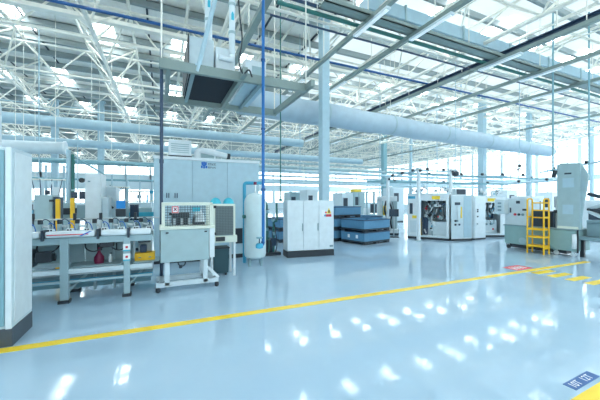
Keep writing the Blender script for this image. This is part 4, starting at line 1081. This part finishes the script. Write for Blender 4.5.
MB().bx(MX - .22, MX + .05, 6.95, 7.32, 1.28, 1.82).build('control_panel', WHITE, t, world=True, bevel=.015)
for z in (1.42, 1.55, 1.68): MB().box((MX - .23, 7.12, z), (.02, .12, .06)).build('button_row', GREY, t, world=True)
for i, m in enumerate((RED, DARK, GREY)): MB().tube((MX + .06, 6.72 - i * .13, 1.27), (MX + .02, 6.72 - i * .13, 1.27), .045, 12).build('button', m, t, world=True, smooth=True)
MB().box((MX + .04, 6.62, 1.72), (.03, .12, .10)).build('indicator', SLATE, t, world=True)
MB().box((MX + .04, 6.88, 1.42), (.03, .04, .18)).build('handle', SLATE, t, world=True)
MB().box((MX + .04, 6.40, 1.45), (.03, .14, .07)).build('name_plate', SLATE, t, world=True)
MB().tube((MX - .01, 6.45, .33), (MX + .01, 6.45, .33), .12, 20).build('hatch', GREYL, t, world=True, smooth=True)
tw = MB().prism([(4.80, .90), (5.40, .90), (5.40, 2.92), (5.32, 3.0), (4.80, 2.95)], 0, MX - .02, MX + .12).build('tower', GREYL, t, world=True, bevel=.012)
MB().prism([(4.80, 2.5), (4.80, 2.95), (4.62, 2.55), (4.66, 2.2), (4.8, 1.2)], 0, MX + .02, MX + .10).build('tower_fin', GREYL, t, world=True, bevel=.01)
MB().bx(MX - .03, MX - .02, 4.95, 5.25, 2.2, 2.5).build('tower_plate', PALE, t, world=True)
MB().bx(MX - .03, MX - .02, 5.02, 5.2, 2.62, 2.67).build('badge', SLATE, t, world=True)
MB().bx(MX - .03, MX - .02, 4.97, 5.25, 1.35, 1.65).build('tower_plate', PALE, t, world=True)
MB().bx(MX - .03, MX + .3, 4.85, 5.40, .88, .96).build('tower_foot', CREAM, t, world=True)
MB().bx(MX + .1, MX + .6, 5.55, 6.2, .88, 1.42).build('pump_box', SLATE, t, world=True, bevel=.02)
MB().bx(MX + .02, MX + .10, 5.60, 5.75, .92, 1.40).build('black_tube', DARK, t, world=True, bevel=.01)
MB().bx(MX + .2, MX + .5, 5.42, 5.55, .88, 1.9).build('riser', WHITE, t, world=True, bevel=.01)
MB().box((MX + .12, 5.5, 1.42), (.14, .08, .10)).build('motor', DARK, t, world=True, bevel=.02)
MB().box((MX - .05, 5.46, 2.66), (.10, .10, .24), rx=.2).build('nozzle', DARK, t, world=True, bevel=.02)
for yy in (5.0, 5.45, 6.95):
    c = MB().tube((MX + .02, yy, .07), (MX + .08, yy, .07), .07, 16).build('caster', WHITEB if yy < 6 else DARK, t, world=True, smooth=True)
    MB().bx(MX + .02, MX + .08, yy - .04, yy + .04, .09, .18).build('fork', STEEL, c, world=True)
MB().tube((MX - .02, 4.86, .14), (MX - .02, 4.86, .86), .022, 8).build('hose', DARK, t, world=True)
MB().path([(MX - .02, 4.95, .72), (MX - .08, 4.92, .5), (MX - .02, 4.95, .28)], .06, 10, 2).build('air_bag', WHITEB, t, world=True, smooth=True)
MB().bx(MX + .1, MX + .8, 4.3, 4.88, .55, .66).build('outfeed', GREY, t, world=True, bevel=.01)
for (z, a, m) in ((1.9, .3, SLATE), (1.62, -.35, STEEL), (1.45, .25, DARK), (1.15, -.1, GREY), (1.3, .5, WHITE)):
    MB().box((MX + .3, 4.45, z), (.12, .62, .10), rx=a).build('arm', m, t, world=True, bevel=.02)
MB().bx(MX + .3, MX + .9, 4.35, 4.78, .66, 1.1).build('gear_box', GREY, t, world=True, bevel=.02)
MB().bx(MX + .25, MX + .40, 4.2, 4.4, .66, 2.3).build('rear_post', WHITE, t, world=True, bevel=.01)
for yy in (4.35, 4.85): MB().bx(MX + .2, MX + .3, yy - .05, yy + .05, 0, .6).build('leg', DARK, t, world=True)
# yellow ladder stand
t = thing('ladder_stand', 'yellow tubular step ladder with hoops against the grey machine', 'ladder', (MX - .30, 5.75, 0))
lx0, lx1, ly0, ly1 = MX - .42, MX - .12, 5.58, 6.07
for X in (lx0, lx1):
    for Y in (ly0, ly1):
        MB().tube((X, Y, 0), (X, Y, 1.72), .024, 10).build('upright', YEL, t, smooth=True, world=True)
for Y in (ly0, ly1):
    MB().path([(lx0, Y, 1.70), (lx0, Y, 1.84), (lx1, Y, 1.84), (lx1, Y, 1.70)], .024, 10, 2).build('hoop', YEL, t, smooth=True, world=True)
    MB().bx(lx0, lx1, Y - .025, Y + .025, .18, .26).build('side_bar', YEL, t, world=True)
    MB().bx(lx0, lx1, Y - .02, Y + .02, 1.2, 1.25).build('side_bar', YEL, t, world=True)
for z in (.26, .56, .82): MB().bx(lx0 - .03, lx1, ly0, ly1, z - .03, z + .03).build('step', YEL, t, world=True, bevel=.008)
for z in (1.2, 1.45, 1.7): MB().tube((lx1, ly0, z), (lx1, ly1, z), .022, 8).build('guard_bar', YEL, t, smooth=True, world=True)
# far right background
for i, (px, yt, Y, lab) in enumerate(((594, 200, 6.2, 'white machine block at the right edge behind the tower'), (540, 196, 10.5, 'white cabinet seen between the ladder and the column'), (515, 190, 14, 'pale distant machine above the grey machine left cabinet'), (560, 192, 13, 'pale distant machine behind the tower'))):
    a = PY(px - 8, 200, Y); zt = PY(px, yt, Y).z
    t = thing('machine_tool', lab, 'machine', (a.x + (2.0 if i == 0 else 0), Y, 0))
    MB().bx(0, 1.3, 0, 1.2, .1, zt).build('housing', WHITEB, t, bevel=.03); MB().bx(.03, 1.27, .02, 1.1, 0, .1).build('plinth', DARK, t)
    MB().bx(-.01, 0, .2, .7, zt * .5, zt * .8).build('window', SLATE, t); MB().bx(.3, .9, -.01, 0, zt * .5, zt * .85).build('window', SLATE, t)

# =====================================================================  CAMERA, WORLD, VIEW
cam = bpy.data.cameras.new('camera'); co = bpy.data.objects.new('camera', cam); COL.objects.link(co)
co.location = (0, 0, H); co.rotation_euler = (PI / 2, 0, -YAW)
cam.sensor_width = 36; cam.lens = 18.0; cam.clip_start = .05; cam.clip_end = 300
S.camera = co
w = bpy.data.worlds.new('world'); S.world = w; w.use_nodes = True
w.node_tree.nodes['Background'].inputs[0].default_value = (.86, .95, 1, 1); w.node_tree.nodes['Background'].inputs[1].default_value = 2.0
S.view_settings.view_transform = 'Standard'; S.view_settings.look = 'None'; S.view_settings.gamma = 1; S.view_settings.use_curve_mapping = False
S.view_settings.exposure = -0.1
S.cycles.use_denoising = True
S.cycles.max_bounces = 10; S.cycles.diffuse_bounces = 6
S.cycles.sample_clamp_indirect = 8
